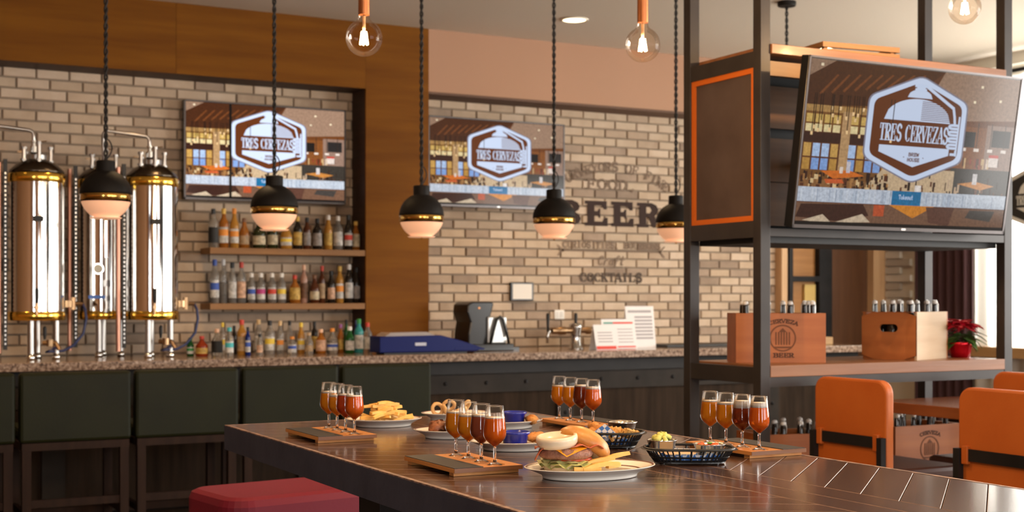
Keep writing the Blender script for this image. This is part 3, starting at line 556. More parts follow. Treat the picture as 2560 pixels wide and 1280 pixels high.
CT = [(2.193, .115, .0229, 'green', 'green', 'green', 0, 8.5), (2.267, .125, .0400, 'red', 'red', 'gold', 2, 8.45), (2.365, .17, .0365, 'clear', 'peach', 'black', 3, 8.42), (2.402, .205, .0185, 'clear', 'yellow', 'yellow', 1, 8.62), (2.446, .18, .0278, 'clear', 'teal', 'teal', 1, 8.34), (2.478, .185, .0186, 'dark', 'black', None, 1, 8.60),
      (2.528, .225, .0303, 'gold', 'red', 'tan', 1, 8.45), (2.568, .18, .0177, 'navy', 'black', 'blue', 1, 8.40), (2.64, .222, .0258, 'clear', 'cork', 'white', 1, 8.62), (2.648, .135, .0211, 'clear', 'black', 'peach', 0, 8.42), (2.715, .218, .0329, 'clear', 'black', 'yellow', 1, 8.5), (2.786, .214, .0236, 'clear', 'cork', 'orange', 0, 8.5), (2.850, .214, .0213, 'clear', 'black', None, 1, 8.64),
      (2.868, .115, .0285, 'clear', 'orange', 'blue', 3, 8.42), (2.929, .202, .0238, 'gold', 'yellow', 'yellow', 0, 8.55), (2.984, .14, .0286, 'clear', 'tan', 'tan', 2, 8.42), (3.022, .208, .0215, 'dark', 'black', 'gold', 1, 8.62), (3.067, .16, .0350, 'amber', 'peach', 'peach', 3, 8.45), (3.148, .165, .0375, 'clear', 'orange', 'blue', 2, 8.45),
      (3.206, .19, .0217, 'amber', 'purple', 'gold', 0, 8.5), (3.248, .218, .0184, 'green', 'black', None, 1, 8.62), (3.272, .176, .0315, 'green', 'white', 'white', 0, 8.42), (3.318, .214, .0165, 'navy', 'navy2', None, 1, 8.62), (3.338, .225, .0310, 'teal', 'green', 'white', 1, 8.45), (3.40, .20, .0317, 'clear', 'red', 'white', 1, 8.45)]
LC['navy2'] = (.02, .04, .12)
def words(body, cap, lab): return '%s bottle, %s cap' % (body, cap.replace('navy2', 'navy'))+(', %s label' % lab if lab else ', no label')
for i, (x, h, r, b, c, lb, s) in enumerate(U): bottle(x, 8.82+.01*(i % 2), 1.774, h, r, b, c, lb, words(b, c, lb)+', %s from left on the upper shelf' % ORD[i], 'bottles on the upper shelf', s)
for i, (x, h, r, b, c, lb, s) in enumerate(Lw): bottle(x, 8.815+.014*(i % 2), 1.405, h, r, b, c, lb, words(b, c, lb)+', %s from left on the lower shelf' % ORD[i], 'bottles on the lower shelf', s)
for i, (x, h, r, b, c, lb, s, y) in enumerate(CT):
    wh = ('at the left end' if i < 6 else 'left of the middle' if i < 12 else 'right of the middle' if i < 18 else 'at the right end')
    bottle(x*y/8.5, y, 1.071, h*1.02, r, b, c, lb, words(b, c, lb)+', on the bar top %s' % wh, 'bottles crowded on the bar top', s)
# ------------------------------------------------------------------ brewing tanks
steel = M('polished_steel', (.72, .70, .67), .10, 1); steel_r = M('brushed_steel', (.42, .40, .38), .28, 1); bronze = M('bronze_fitting', (.35, .22, .12), .3, 1); goldb = M('gold_band', (.95, .60, .10), .16, 1)
hosem = M('navy_hose', (.01, .02, .09), .4); rubber = M('rubber_black', (.012, .012, .012), .5); pinkpipe = M('copper_pipe', (.45, .22, .15), .3, 1); dome_m = M('tank_dome', (.10, .08, .06), .25, 1)
def tank(label, x, y, r, valve=True, pipe=True, hose=True):
    t = thing('brewing_tank', label, 'brewing tank', (x, y, 1.071), group='polished brewing tanks on the bar')
    z0, z1 = .238, 1.115
    ob('body', MB().lathe([(r, z0), (r, z1)], 48), steel, t, auto=True, smooth=True)
    for z in (z0, z1-.05): ob('gold_band', MB().lathe([(r*1.004, z-.004), (r*1.03, z), (r*1.03, z+.045), (r*1.004, z+.05)], 48, cap0=False, cap1=False), goldb, t, smooth=True)
    ob('dome', MB().lathe([(r, z1), (r*.96, z1+.022), (r*.72, z1+.062), (r*.36, z1+.088), (.0001, z1+.094)], 40), dome_m, t, smooth=True)
    ob('manway_clamp', MB().lathe([(.05, z1+.08), (.058, z1+.085), (.058, z1+.115), (.045, z1+.125), (.03, z1+.13), (.0001, z1+.132)], 20), steel_r, t, auto=True)
    for a, hh in ((.3, .10), (2.2, .07), (3.6, .09), (4.7, .12)):
        px, py = r*.55*math.cos(a), r*.55*math.sin(a)
        v = ob('relief_valve', MB().cyl((px, py, 0), .011, z1+.05, z1+.06+hh, 10).cyl((px, py, 0), .020, z1+.075, z1+.088, 12).cyl((px, py, 0), .018, z1+.055+hh, z1+.07+hh, 12), steel_r, t)
        ob('valve_lever', MB().bar((px, py, z1+.066+hh), (px+.05*math.cos(a+1), py+.05*math.sin(a+1), z1+.07+hh), .008, .006), bronze, v)
    if pipe:
        pts = [(-.30, -.02, z1-.1), (-.30, -.02, z1+.26), (-.292, -.02, z1+.276), (-.278, -.02, z1+.282), (-.045, -.02, z1+.262), (-.026, -.02, z1+.252), (-.02, -.02, z1+.23), (-.02, -.02, z1+.1)]
        ob('vent_pipe', MB().tube(pts, .011, 8), steel_r, t, smooth=True)
        ob('pipe_union', MB().lathe([(.024, z1+.13), (.024, z1+.165), (.013, z1+.168), (.013, z1+.187), (.02, z1+.19), (.02, z1+.2)], 12, (-.02, -.02, 0)), steel, t)
    for a in (-2.0, -.55, 1.4):
        lx, ly = r*.74*math.cos(a), r*.74*math.sin(a)
        g = ob('leg', MB().cyl((lx, ly, 0), .020, .035, z0+.01, 14), steel_r, t, smooth=False)
        ob('foot', MB().lathe([(.022, 0), (.026, .004), (.026, .02), (.014, .036)], 14, (lx, ly, 0)), steel, g, smooth=True)
    # level strip with dark perforations and the copper riser beside it
    ob('level_strip', MB().box(-r-.034, -r-.012, -.05, -.03, .06, z1+.08), rubber, t)
    n = MB()
    for k in range(40): n.box(-r-.027, -r-.019, -.053, -.05, .09+k*.026, .102+k*.026)
    tag(ob('strip_holes', n, steel_r, t), kind='stuff')
    ob('riser_pipe', MB().cyl((-r-.055, -.03, 0), .014, .04, z1+.06, 12), pinkpipe, t)
    if valve:
        ob('sample_tap', MB().cyl((-.03, -r-.03, 0), .009, z0+.03, z0+.11, 10).lathe([(.012, -r-.05), (.012, -r+.01)], 10, (-.03, 0, z0+.075), axis='y'), bronze, t)
        ob('tap_handle', MB().lathe([(.007, z0+.10), (.012, z0+.13), (.012, z0+.18), (.006, z0+.19)], 10, (-.03, -r-.045, 0)), rubber, t)
        ob('thermometer', MB().box(-.045, .01, -r-.03, -r+.005, z0+.585, z0+.615), rubber, t)
        ob('outlet_valve', MB().tube([(.02, -r*.6, .1), (.09, -r*.8, .1), (.11, -r*.85, .06)], .014, 8).cyl((.06, -r*.72, 0), .022, .08, .12, 12), bronze, t)
        ob('outlet_handle', MB().lathe([(.006, .12), (.011, .15), (.011, .19), (.004, .2)], 10, (.03, -r*.66, 0)), rubber, t)
    if hose:
        ob('side_valve', MB().cyl((r+.02, -.03, 0), .026, z0+.075, z0+.115, 12).lathe([(.012, r-.01), (.012, r+.1)], 10, (0, -.03, z0+.095), axis='x').cyl((r+.045, -.03, 0), .016, z0+.06, z0+.135, 10), bronze, t)
        ob('hose', MB().tube([(r+.1, -.03, z0+.095), (r+.115, -.035, z0+.06), (r+.12, -.04, z0), (r+.10, -.05, .15), (r+.04, -.06, .08), (r-.02, -.07, .05), (r-.12, -.075, .045), (.1, -.08, .07)], .0085, 8), hosem, t, smooth=True)
    return t
tank('polished steel tank with gold bands at the far left of the bar', 1.262, 8.5, .162)
tank('polished steel tank with gold bands beside the bottle shelves', 1.945, 8.47, .158)
t = tank('steel tank mostly hidden behind the leftmost pendant lamp', 1.700, 8.735, .155, valve=False, pipe=False, hose=False)
ob('pressure_gauge', MB().lathe([(.034, -.20), (.034, -.185), (.028, -.18)], 18, (-.07, 0, .55), axis='y'), steel, t); ob('gauge_face', MB().lathe([(.028, -.201), (.0001, -.202)], 18, (-.07, 0, .55), axis='y'), M('gauge_face', (.5, .5, .42), .3), t)
ob('manifold', MB().cyl((-.02, -.185, 0), .014, .28, .62, 10).cyl((-.02, -.185, 0), .024, .44, .48, 12).cyl((-.02, -.185, 0), .022, .35, .385, 12).cyl((-.02, -.185, 0), .02, .28, .3, 12), steel_r, t)
ob('blue_lever', MB().box(-.13, -.03, -.21, -.196, .365, .385), M('lever_blue', (.02, .12, .5), .4), t)
# ------------------------------------------------------------------ things on the bar right of the bottles
r = thing('blue_tray_cooler', 'dark blue slope-ended drinks cooler tray on the bar beside the oak pilaster', 'cooler', (3.47, 8.2, 1.071))
bl = M('cooler_blue', (.003, .009, .10), .4, spec=.2)
ob('shell', MB().prism([(-.14, .012), (.56, .012), (.62, .03), (.52, .062), (.42, .092), (.30, .122), (-.14, .118)][::-1], -.09, .09), bl, r, bevel=.006)
ob('lip', MB().box(.40, .62, -.095, .095, .022, .032), bl, r); ob('badge', MB().box(.11, .19, -.093, -.09, .055, .075), M('badge_white', (.5, .52, .6), .5), r)
ob('clear_lid', MB().prism([(-.1, .118), (.26, .122), (.2, .145), (-.06, .142)][::-1], -.08, .08), M('lid_plastic', (.55, .5, .48), .15, trans=.4), r); ob('feet', MB().box(-.1, .5, -.07, .07, 0, .012), rubber, r)
r = thing('coffee_brewer', 'black and silver coffee brewer on the bar left of the beer taps', 'coffee machine', (4.255, 8.5, 1.071))
cb = M('brewer_black', (.012, .011, .011), .22)
ob('tower', MB().prism([(-.14, 0), (.02, 0), (.02, .2), (.06, .33), (.045, .345), (-.11, .345), (-.145, .325), (-.15, .27), (-.125, .2), (-.14, .12)][::-1], -.1, .14), cb, r, bevel=.012)
ob('base', MB().box(-.14, .18, -.17, .1, 0, .05), cb, r, bevel=.006)
ob('silver_front', MB().box(.0, .15, -.12, .06, .05, .24), M('brewer_silver', (.55, .55, .54), .25, .7), r, bevel=.01)
ob('arched_handle', MB().tube([(.005, -.14, .03), (.035, -.14, .14), (.06, -.14, .22), (.085, -.14, .24), (.11, -.14, .22), (.135, -.14, .14), (.16, -.14, .03)], .011, 8), cb, r, smooth=True)
ob('cup_plate', MB().box(.03, .135, -.142, -.12, .075, .095), M('brewer_silver', ()), r); ob('indicator', MB().lathe([(.008, -.105), (.0001, -.106)], 10, (-.06, 0, .3), axis='y'), M('lamp_orange', (.9, .4, .15), .4), r)
ob('drip_tray', MB().box(.14, .26, -.1, .08, 0, .022), cb, r)
r = thing('beer_tap_tower', 'chrome beer tap column with black tap handles on the bar', 'beer tap', (4.97, 8.38, 1.071))
ob('column', MB().lathe([(.062, 0), (.05, .01), (.036, .06), (.038, .12), (.047, .155), (.047, .18), (.02, .19)], 24), M('chrome', (.5, .48, .46), .12, 1), r, smooth=True)
ob('cross_pipe', MB().lathe([(.024, -.2), (.024, -.15), (.03, -.14), (.03, -.09), (.02, -.08), (.02, .08), (.028, .09), (.028, .12)], 14, (0, 0, .135), axis='x'), bronze, r, auto=True)
ob('spout', MB().tube([(-.2, 0, .135), (-.225, 0, .13), (-.235, 0, .1), (-.237, 0, .045)], .011, 8), M('chrome', ()), r, smooth=True)
for x in (-.232, 0): ob('tap_handle', MB().lathe([(.008, .13), (.009, .17), (.013, .24), (.011, .26), (.0001, .264)], 12, (x, 0, 0)), rubber, r, smooth=True)
def card(name, label, x, y, w, h, tilt, bands, back=True, rz=0):
    r = thing(name, label, 'card', (x, y, 1.071), rz, 'printed cards on the bar')
    pw = M('card_white', (.74, .72, .72), .7); pg = M('print_grey', (.36, .34, .35), .8); pr = M('print_red', (.6, .06, .04), .7)
    sh = lambda z: -tilt*(1-z/h)
    m = MB().add([(-w/2, sh(0), 0), (w/2, sh(0), 0), (w/2, sh(h), h), (-w/2, sh(h), h)], [(0, 1, 2, 3)])
    if back: m.add([(-w/2, tilt, 0), (w/2, tilt, 0), (w/2, 0, h), (-w/2, 0, h)], [(3, 2, 1, 0)])
    o = ob('sheet', m, pw, r); s = o.modifiers.new('solid', 'SOLIDIFY'); s.thickness = .0012
    for k, (x0, x1, z0, z1, c) in enumerate(bands):
        ob('print', MB().add([(-w/2+x0*w, sh(z0*h)-.0016, z0*h), (-w/2+x1*w, sh(z0*h)-.0016, z0*h), (-w/2+x1*w, sh(z1*h)-.0016, z1*h), (-w/2+x0*w, sh(z1*h)-.0016, z1*h)], [(0, 1, 2, 3)]), pr if c == 'r' else M('print_green', (.1, .3, .25), .7) if c == 'g' else pg, r)
card('menu_sheet', 'tall white menu sheet with grey print standing at the back of the bar', 5.61, 8.52, .255, .31, .04, [(.08, .9, .84, .9, 0)]+[(.3, .92, .2+k*.085, .245+k*.085, 0) for k in range(7)])
card('tent_card', 'wide white tent card with red and green stripe, between the two other cards', 5.34, 8.40, .29, .215, .05, [(.06, .34, .84, .90, 'g'), (.34, .94, .84, .90, 'r'), (.4, .95, .03, .08, 'r')]+[(.45, .9, .2+k*.11, .23+k*.11, 0) for k in range(5)])
card('tent_card', 'small white tent card with a red foot, nearest the bar edge', 5.105, 8.22, .175, .18, .05, [(.02, .98, .02, .15, 'r')]+[(.15, .85, .3+k*.12, .34+k*.12, 0) for k in range(4)])
tag(ob('wooden_box', MB().box(7.0, 7.32, 8.3, 8.5, 1.072, 1.13), wood('small_box_wood', (.3, .17, .07), (.42, .25, .1), 0), bevel=.004), 'low wooden box lying on the far right end of the bar', 'box')
tag(ob('bar_mat', MB().box(5.75, 6.6, 8.35, 8.62, 1.072, 1.088), rubber, bevel=.003), 'flat black rubber bar mat lying right of the menu sheet', 'bar mat')
# ------------------------------------------------------------------ green stools along the bar
green = M('green_leather', (.0075, .0085, .0018), .5, noise=(3, (.014, .0155, .0035)), bump=(70, .15), spec=.2); dkw = wood('stool_wood', (.018, .009, .006), (.032, .016, .010), 2, .6, spec=.15)
def stool(x, label):
    r = thing('bar_stool', label, 'bar stool', (x, 7.42, 0), 0, 'green bar stools')
    wd = .279
    ob('backrest', MB().box(-wd, wd, -.22, -.14, .695, 1.055), green, r, bevel=.016)
    ob('seat', MB().box(-wd+.01, wd-.01, -.135, .27, .70, .765), green, r, bevel=.02)
    ob('seat_rail', MB().box(-wd+.01, wd-.01, -.215, .26, .655, .694), dkw, r)
    for sx in (-1, 1):
        for y in (-.19, .235): ob('leg', MB().box(sx*.245-.022, sx*.245+.022, y-.022, y+.022, 0, .655), dkw, r)
    ob('stretcher', MB().box(-.222, .222, -.2, -.18, .36, .40), dkw, r); ob('stretcher', MB().box(-.222, .222, .225, .245, .25, .29), dkw, r)
    for sx in (-1, 1): ob('stretcher', MB().box(sx*.245-.012, sx*.245+.012, -.168, .213, .3, .335), dkw, r)
for i, l in enumerate(('dark green leather bar stool cut off by the left edge of the picture', 'dark green leather bar stool under the left tank', 'dark green leather bar stool below the bottles, nearest the table corner on its left', 'dark green leather bar stool behind the left flight of glasses', 'dark green leather bar stool at the right end of the row, under the blue cooler')):
    stool(.687+i*.5797, l)
# ------------------------------------------------------------------ black steel display tower
TX, TY = 3.454, 4.35
tw = thing('display_tower', 'black steel display tower with wooden shelves carrying the tilted television', 'shelving tower', (TX, TY, 0))
tsteel = M('tower_steel', (.022, .018, .0175), .45, .1, noise=(6, (.040, .034, .031)), spec=.4)
tboard = wood('tower_board', (.16, .06, .022), (.26, .115, .05), 0, .4, .8, coat=.2); slat = wood('tower_slat', (.10, .042, .014), (.18, .085, .032), 0, .5, .9)
W_, D_ = 1.446, .54
for x in (0, W_-.05):
    for y in (0, D_-.05): ob('post', MB().box(x, x+.05, y, y+.05, 0, CEIL), tsteel, tw, bevel=.002)
for z0, z1 in ((1.085, 1.152), (1.686, 1.754), (2.384, 2.449), (.58, .64)):
    for x in (0, W_-.05): ob('side_rail', MB().box(x+.002, x+.048, .05, D_-.05, z0, z1), tsteel, tw)
for z0, z1 in ((1.072, 1.112), (1.690, 1.722), (.58, .62)):
    for y in (0, D_-.05): ob('cross_rail', MB().box(.05, W_-.05, y+.002, y+.048, z0, z1), tsteel, tw)
ob('cross_rail', MB().box(.05, W_-.05, D_-.048, D_-.002, 2.384, 2.436), tsteel, tw)
ob('shelf_board', MB().box(.05, W_-.05, -.002, D_-.002, 1.112, 1.16), tboard, tw, bevel=.002)
ob('shelf_board', MB().box(.05, W_-.05, .0, D_-.002, .62, .645), tboard, tw, bevel=.002)
ob('top_board', MB().box(.05, W_-.05, -.01, D_, 2.436, 2.476), tboard, tw, bevel=.002)
ob('front_lath', MB().box(.05, W_-.05, .06, .09, 2.36, 2.42), wood('lath_gold_lit', (.2, .09, .022), (.28, .14, .04), 0), tw)  # gold light along the rail, put into this lath's colour
ob('deck', MB().box(.05, W_-.05, .05, D_-.05, 1.665, 1.69), M('deck_black', (.012, .012, .012), .6), tw)
for z0, z1 in ((1.76, 1.953), (1.957, 2.151), (2.196, 2.384)): ob('slat', MB().box(.05, W_-.05, .40, .42, z0, z1), slat, tw)
ob('backing', MB().box(.05, W_-.05, .45, .46, 1.7, 2.436), M('deck_black', ()), tw)
cbd = ob('chalkboard', MB().box(.018, .03, .052, D_-.052, 1.756, 2.382), M('chalkboard', (.045, .028, .024), .7, noise=(5, (.085, .06, .055), .3)), tw)
of = M('orange_frame', (.50, .11, .01), .5)
for b in ((.008, .034, .05, .072, 1.754, 2.384), (.008, .034, D_-.072, D_-.05, 1.754, 2.384)): ob('orange_moulding', MB().box(*b), of, cbd)
for b in ((.008, .034, .072, D_-.072, 1.754, 1.776), (.008, .034, .072, D_-.072, 2.362, 2.384)): ob('orange_moulding', MB().box(*b), of, cbd)
ob('tv_arm', MB().box(.6, .8, -.02, .40, 2.0, 2.06), black_metal, tw)
# ------------------------------------------------------------------ wooden crates with swing-top bottles
crate_w = wood('crate_wood', (.28, .078, .018), (.38, .125, .033), 0, .5, .8); crate_lit = wood('crate_window_lit', (.42, .30, .19), (.52, .39, .26), 1, .6, .8); burnt = M('burnt_print', (.06, .022, .01), .8); burnt2 = M('burnt_soft', (.14, .05, .02), .8)
btl = M('beer_bottle_glass', (.012, .007, .004), .08); stop = M('porcelain_stopper', (.62, .60, .58), .3); wire = M('stopper_wire', (.45, .43, .4), .3, 1)
def crate(label, loc, rz, w, d, h, handle=False, seal=True, n=(4, 3), bl='', group='wooden bottle crates on the tower', pale=True):
    """local x along the front, y away, front at y=0; origin at the front left base corner"""
    r = thing('bottle_crate', label, 'crate', loc, rz, group); t = .012
    if handle:
        m = MB(); hx, hz, hw, hh = w*.5, h*.66, .045, .018
        out = [(0, 0), (w, 0), (w, h), (0, h)]; k = 16
        ring = [(hx+(hw-hh)*(1 if math.cos(a) > 0 else -1)+hh*math.cos(a), hz+hh*math.sin(a)) for a in [2*PI*i/k+PI/k for i in range(k)]]
        rect = []
        for a in [2*PI*i/k+PI/k for i in range(k)]:
            cxx, szz = math.cos(a), math.sin(a); s = min((w/2)/abs(cxx), (h/2)/abs(szz)); rect.append((max(0, min(w, hx+s*cxx)), max(0, min(h, h/2+s*szz))))
        for y, fl in ((0, 0), (t, 1)):
            vs = [(p[0], y, p[1]) for p in rect+ring]; m.add(vs, [((i+1) % k, i, k+i, k+(i+1) % k) if fl else (i, (i+1) % k, k+(i+1) % k, k+i) for i in range(k)])
        m.add([(p[0], y, p[1]) for y in (0, t) for p in ring], [(i, k+i, k+(i+1) % k, (i+1) % k) for i in range(k)])
        m.box(0, w, 0, t, h-.002, h); ob('end_panel', m, crate_w, r)
    else: ob('front_panel', MB().box(0, w, 0, t, 0, h), crate_w, r, bevel=.001)
    ob('back_panel', MB().box(0, w, d-t, d, 0, h), crate_w, r)
    ob('side_panel', MB().box(0, t, t, d-t, 0, h), crate_w, r); ob('side_panel', MB().box(w-t, w, t, d-t, 0, h), crate_lit if pale else crate_w, r)  # window light on the right side is put into a paler wood colour
    ob('bottom', MB().box(t, w-t, t, d-t, 0, t), crate_w, r)
    if seal:
        cx, cz, R = w*.52, h*.5, h*.27; s = MB(); Y = -.0012
        for a0 in range(30): a, b = 2*PI*a0/30, 2*PI*(a0+1)/30; s.flat([(cx+R*k*math.cos(q), cz+R*k*math.sin(q)) for q, k in ((a, 1), (b, 1), (b, .9), (a, .9))], Y)
        for k in range(6): s.flat([(cx-R*.55+k*R*.2, cz-R*.5), (cx-R*.45+k*R*.2, cz-R*.5), (cx-R*.45+k*R*.2, cz+R*.45), (cx-R*.55+k*R*.2, cz+R*.45)], Y)
        s.flat([(cx-R*.3, cz+R*.45), (cx+R*.3, cz+R*.45), (cx, cz+R*.75)], Y); s.flat([(cx-R*.7, cz-R*.62), (cx+R*.7, cz-R*.62), (cx+R*.5, cz-R*.75), (cx-R*.5, cz-R*.75)], Y)
        ob('burnt_seal', s, burnt2, r)
        letters('BEER', cx-.04, cz-R*1.45, .022, .02, .005, .003, Y, burnt, r); letters('CERVEZA', cx-.06, cz+R*1.12, .018, .018, .004, .003, Y, burnt, r, arch=archf(cx, .16, cz+R*1.2))
    # bottles: each stands in the crate and is a thing of its own
    M4 = Matrix.Translation(loc) @ Matrix.Rotation(rz, 4, 'Z')
    k = 0
    for i in range(n[0]):
        for j in range(n[1]):
            p = M4 @ Vector((w*(i+.5)/n[0], d*(j+.5)/n[1], t+.001)); k += 1
            hh = h+.034
            if (i+j*2) % 5 == 4: continue
            o = thing('swing_top_bottle', 'dark swing-top beer bottle standing in the '+bl, 'bottle', p, random.uniform(0, 6), 'swing-top bottles in the '+bl)
            ob('glass', MB().lathe([(.027, 0), (.027, hh*.5), (.014, hh*.72), (.0115, hh-.018), (.0115, hh-.012)], 10), btl, o, smooth=True)
            ob('stopper', MB().lathe([(.011, hh-.012), (.0125, hh-.006), (.010, hh+.003), (.0001, hh+.005)], 10), stop, o, smooth=True)
            ob('wire_bail', MB().tube([(.0145, 0, hh-.045), (.0155, 0, hh-.015), (.006, 0, hh+.006), (-.006, 0, hh+.006), (-.0155, 0, hh-.015), (-.0145, 0, hh-.045)], .0017, 5), wire, o)
crate('red-brown wooden crate with a burnt seal on the tower shelf behind the front post', (3.52, 4.60, 1.16), math.radians(-28), .383, .235, .212, bl='sealed crate on the upper tower shelf')
crate('wooden crate with an oval handle hole in its end, beside the poinsettia', (4.290, 4.672, 1.16), math.radians(-70), .262, .33, .215, handle=True, seal=False, n=(3, 4), bl='handled crate on the upper tower shelf')
crate('wooden crate low in the tower, left of the orange chair', (3.60, 4.53, .645), math.radians(-12), .33, .24, .21, seal=False, bl='low crate left of the orange chair')
crate('wooden crate with a round burnt seal low in the tower, right of the orange chair', (4.33, 4.50, .645), 0, .40, .25, .215, bl='low sealed crate right of the orange chair', pale=False)
# slatted tray on top of the tower
r = thing('slatted_tray', 'pale slatted wooden tray lying on top of the tower', 'tray', (3.86, 4.44, 2.476), math.radians(-6))
tr = wood('tray_oak', (.26, .11, .03), (.34, .16, .05), 0, .5)
for y in (0, .24):
    for z in (.006, .036): ob('slat', MB().box(0, .40, y, y+.016, z, z+.022), tr, r)
for x in (.0, .384):
    for z in (.006, .036): ob('slat', MB().box(x, x+.016, .016, .24, z, z+.022), tr, r)
for x in (.018, .365):
    for y in (.018, .22): ob('corner_block', MB().box(x, x+.018, y, y+.018, 0, .060), tr, r)
# poinsettia and bowl at the right end of the shelf
r = thing('potted_poinsettia', 'red poinsettia in a shiny red foil pot on the tower shelf', 'plant', (4.775, 4.545, 1.16))
foil = M('red_foil', (.45, .003, .012), .18, .6, bump=(25, .8)); ob('foil_pot', MB().lathe([(.042, 0), (.05, .03), (.056, .06), (.064, .07)], 20, cap1=True).jitter(.003, 4), foil, r, smooth=True)
leafg = M('leaf_green', (.03, .09, .018), .5, noise=(20, (.08, .16, .03))); bract = M('bract_red', (.62, .012, .03), .5, noise=(15, (.45, .0, .02)))
def leaf(L, wd, droop):
    m = MB(); pr = [(0, .0), (.2, .6), (.45, 1), (.7, .75), (1, 0)]; vs = []
    for t, k in pr:
        z = -droop*t*t*L; vs += [(t*L, -k*wd/2, z+.004), (t*L, 0, z), (t*L, k*wd/2, z+.004)]
    fs = []
    for i in range(4):
        for j in range(2): a = i*3+j; fs.append((a, a+1, a+4, a+3))
    return m.add(vs, fs)
lg = leaf(.082, .045, .6).mesh('leaf', leafg, True); lr = leaf(.066, .032, .35).mesh('bract', bract, True); rd = random.Random(4)
for k in range(26):
    a = rd.uniform(0, 2*PI); e = rd.uniform(-.2, .4); q = rd.uniform(.0, .04); ob('leaf', lg, parent=r, loc=(q*math.cos(a), q*math.sin(a), rd.uniform(.075, .115)), rot=(0, -e, a))
for cx, cy, cz in ((-.045, -.02, .145), (.0, -.035, .155), (.045, -.015, .15), (-.02, .035, .16), (.03, .03, .155), (-.07, .02, .14), (.07, .03, .135), (.0, .0, .165)):
    for k in range(9): a = k*2*PI/9+rd.uniform(-.2, .2); ob('bract', lr, parent=r, loc=(cx, cy, cz), rot=(0, rd.uniform(-.5, .2), a))
# ------------------------------------------------------------------ curtains and hanging sign at the right windows
def curtain(x, y0, y1, z0, z1, waves, amp, name, mat, label):
    n = waves*8; m = MB(); vs = []
    for i in range(n+1):
        y = y0+(y1-y0)*i/n; xx = x+amp*math.sin(2*PI*waves*i/n)
        vs += [(xx, y, z0), (xx, y, z1)]
    m.add(vs, [(2*i, 2*i+2, 2*i+3, 2*i+1) for i in range(n)])
    return tag(ob(name, m, mat, smooth=True), label, 'curtain')
sm, sn, sl, sb = _new('sheer_fabric'); sb.inputs['Base Color'].default_value = (.86, .85, .8, 1); sb.inputs['Roughness'].default_value = .9
tb = sn.new('ShaderNodeBsdfTranslucent'); tb.inputs[0].default_value = (.9, .89, .85, 1); mx = sn.new('ShaderNodeMixShader'); mx.inputs[0].default_value = .6
sl.new(sb.outputs[0], mx.inputs[1]); sl.new(tb.outputs[0], mx.inputs[2]); sl.new(mx.outputs[0], sn['Material Output'].inputs[0])
curtain(8.30, 4.3, 7.74, .2, 3.17, 22, .022, 'sheer_curtain', sm, 'white sheer curtain over the bright window at the right edge')
curtain(8.31, 7.78, 8.40, .2, 3.17, 7, .03, 'drape', M('maroon_drape', (.055, .022, .024), .9), 'dark maroon drape hanging beside the white curtain')
r = thing('curtain_rod', 'black curtain rod with ball end above the white curtain', 'curtain rod', (8.28, 6.3, 3.2))
ob('rod', MB().lathe([(.016, -2.1), (.016, 2.15)], 12, axis='y'), black_metal, r); ob('end_ball', MB().sphere((0, 2.18, 0), .035), black_metal, r, smooth=True); ob('bracket', MB().box(0, .18, 1.6, 1.63, -.015, .015), black_metal, r); ob('bracket', MB().box(0, .18, -1.6, -1.57, -.015, .015), black_metal, r)
r = thing('hanging_hexagon_sign', 'black and white hexagon brew house sign hanging before the white curtain', 'sign', (8.16, 7.0, 2.2), -PI/2)
ob('board', MB().prism(hexagon(0, 0, .30, .255), -.006, .006), M('sign_cream', (.72, .72, .66), .5), r); ob('dark_field', MB().flat(hexagon(0, 0, .262, .22), -.0075), M('sign_black', (.02, .02, .018), .5), r)
g = MB(); g.flat([(-.18+.36*i/16, .03+.11*math.sqrt(max(0, 1-((i-8)/8)**2))) for i in range(17)], -.009); text(g, 'TRES CERVEZAS', -.2, -.055, .031, .07, .010, .005, -.009, serif=.6); g.flat([(-.2, -.075), (0, -.17), (.2, -.075)], -.009); ob('emblem', g, M('sign_cream', ()), r)
ob('hanging_wire', MB().tube([(0, 0, .25), (0, 0, 1.0)], .003, 5), black_metal, r)
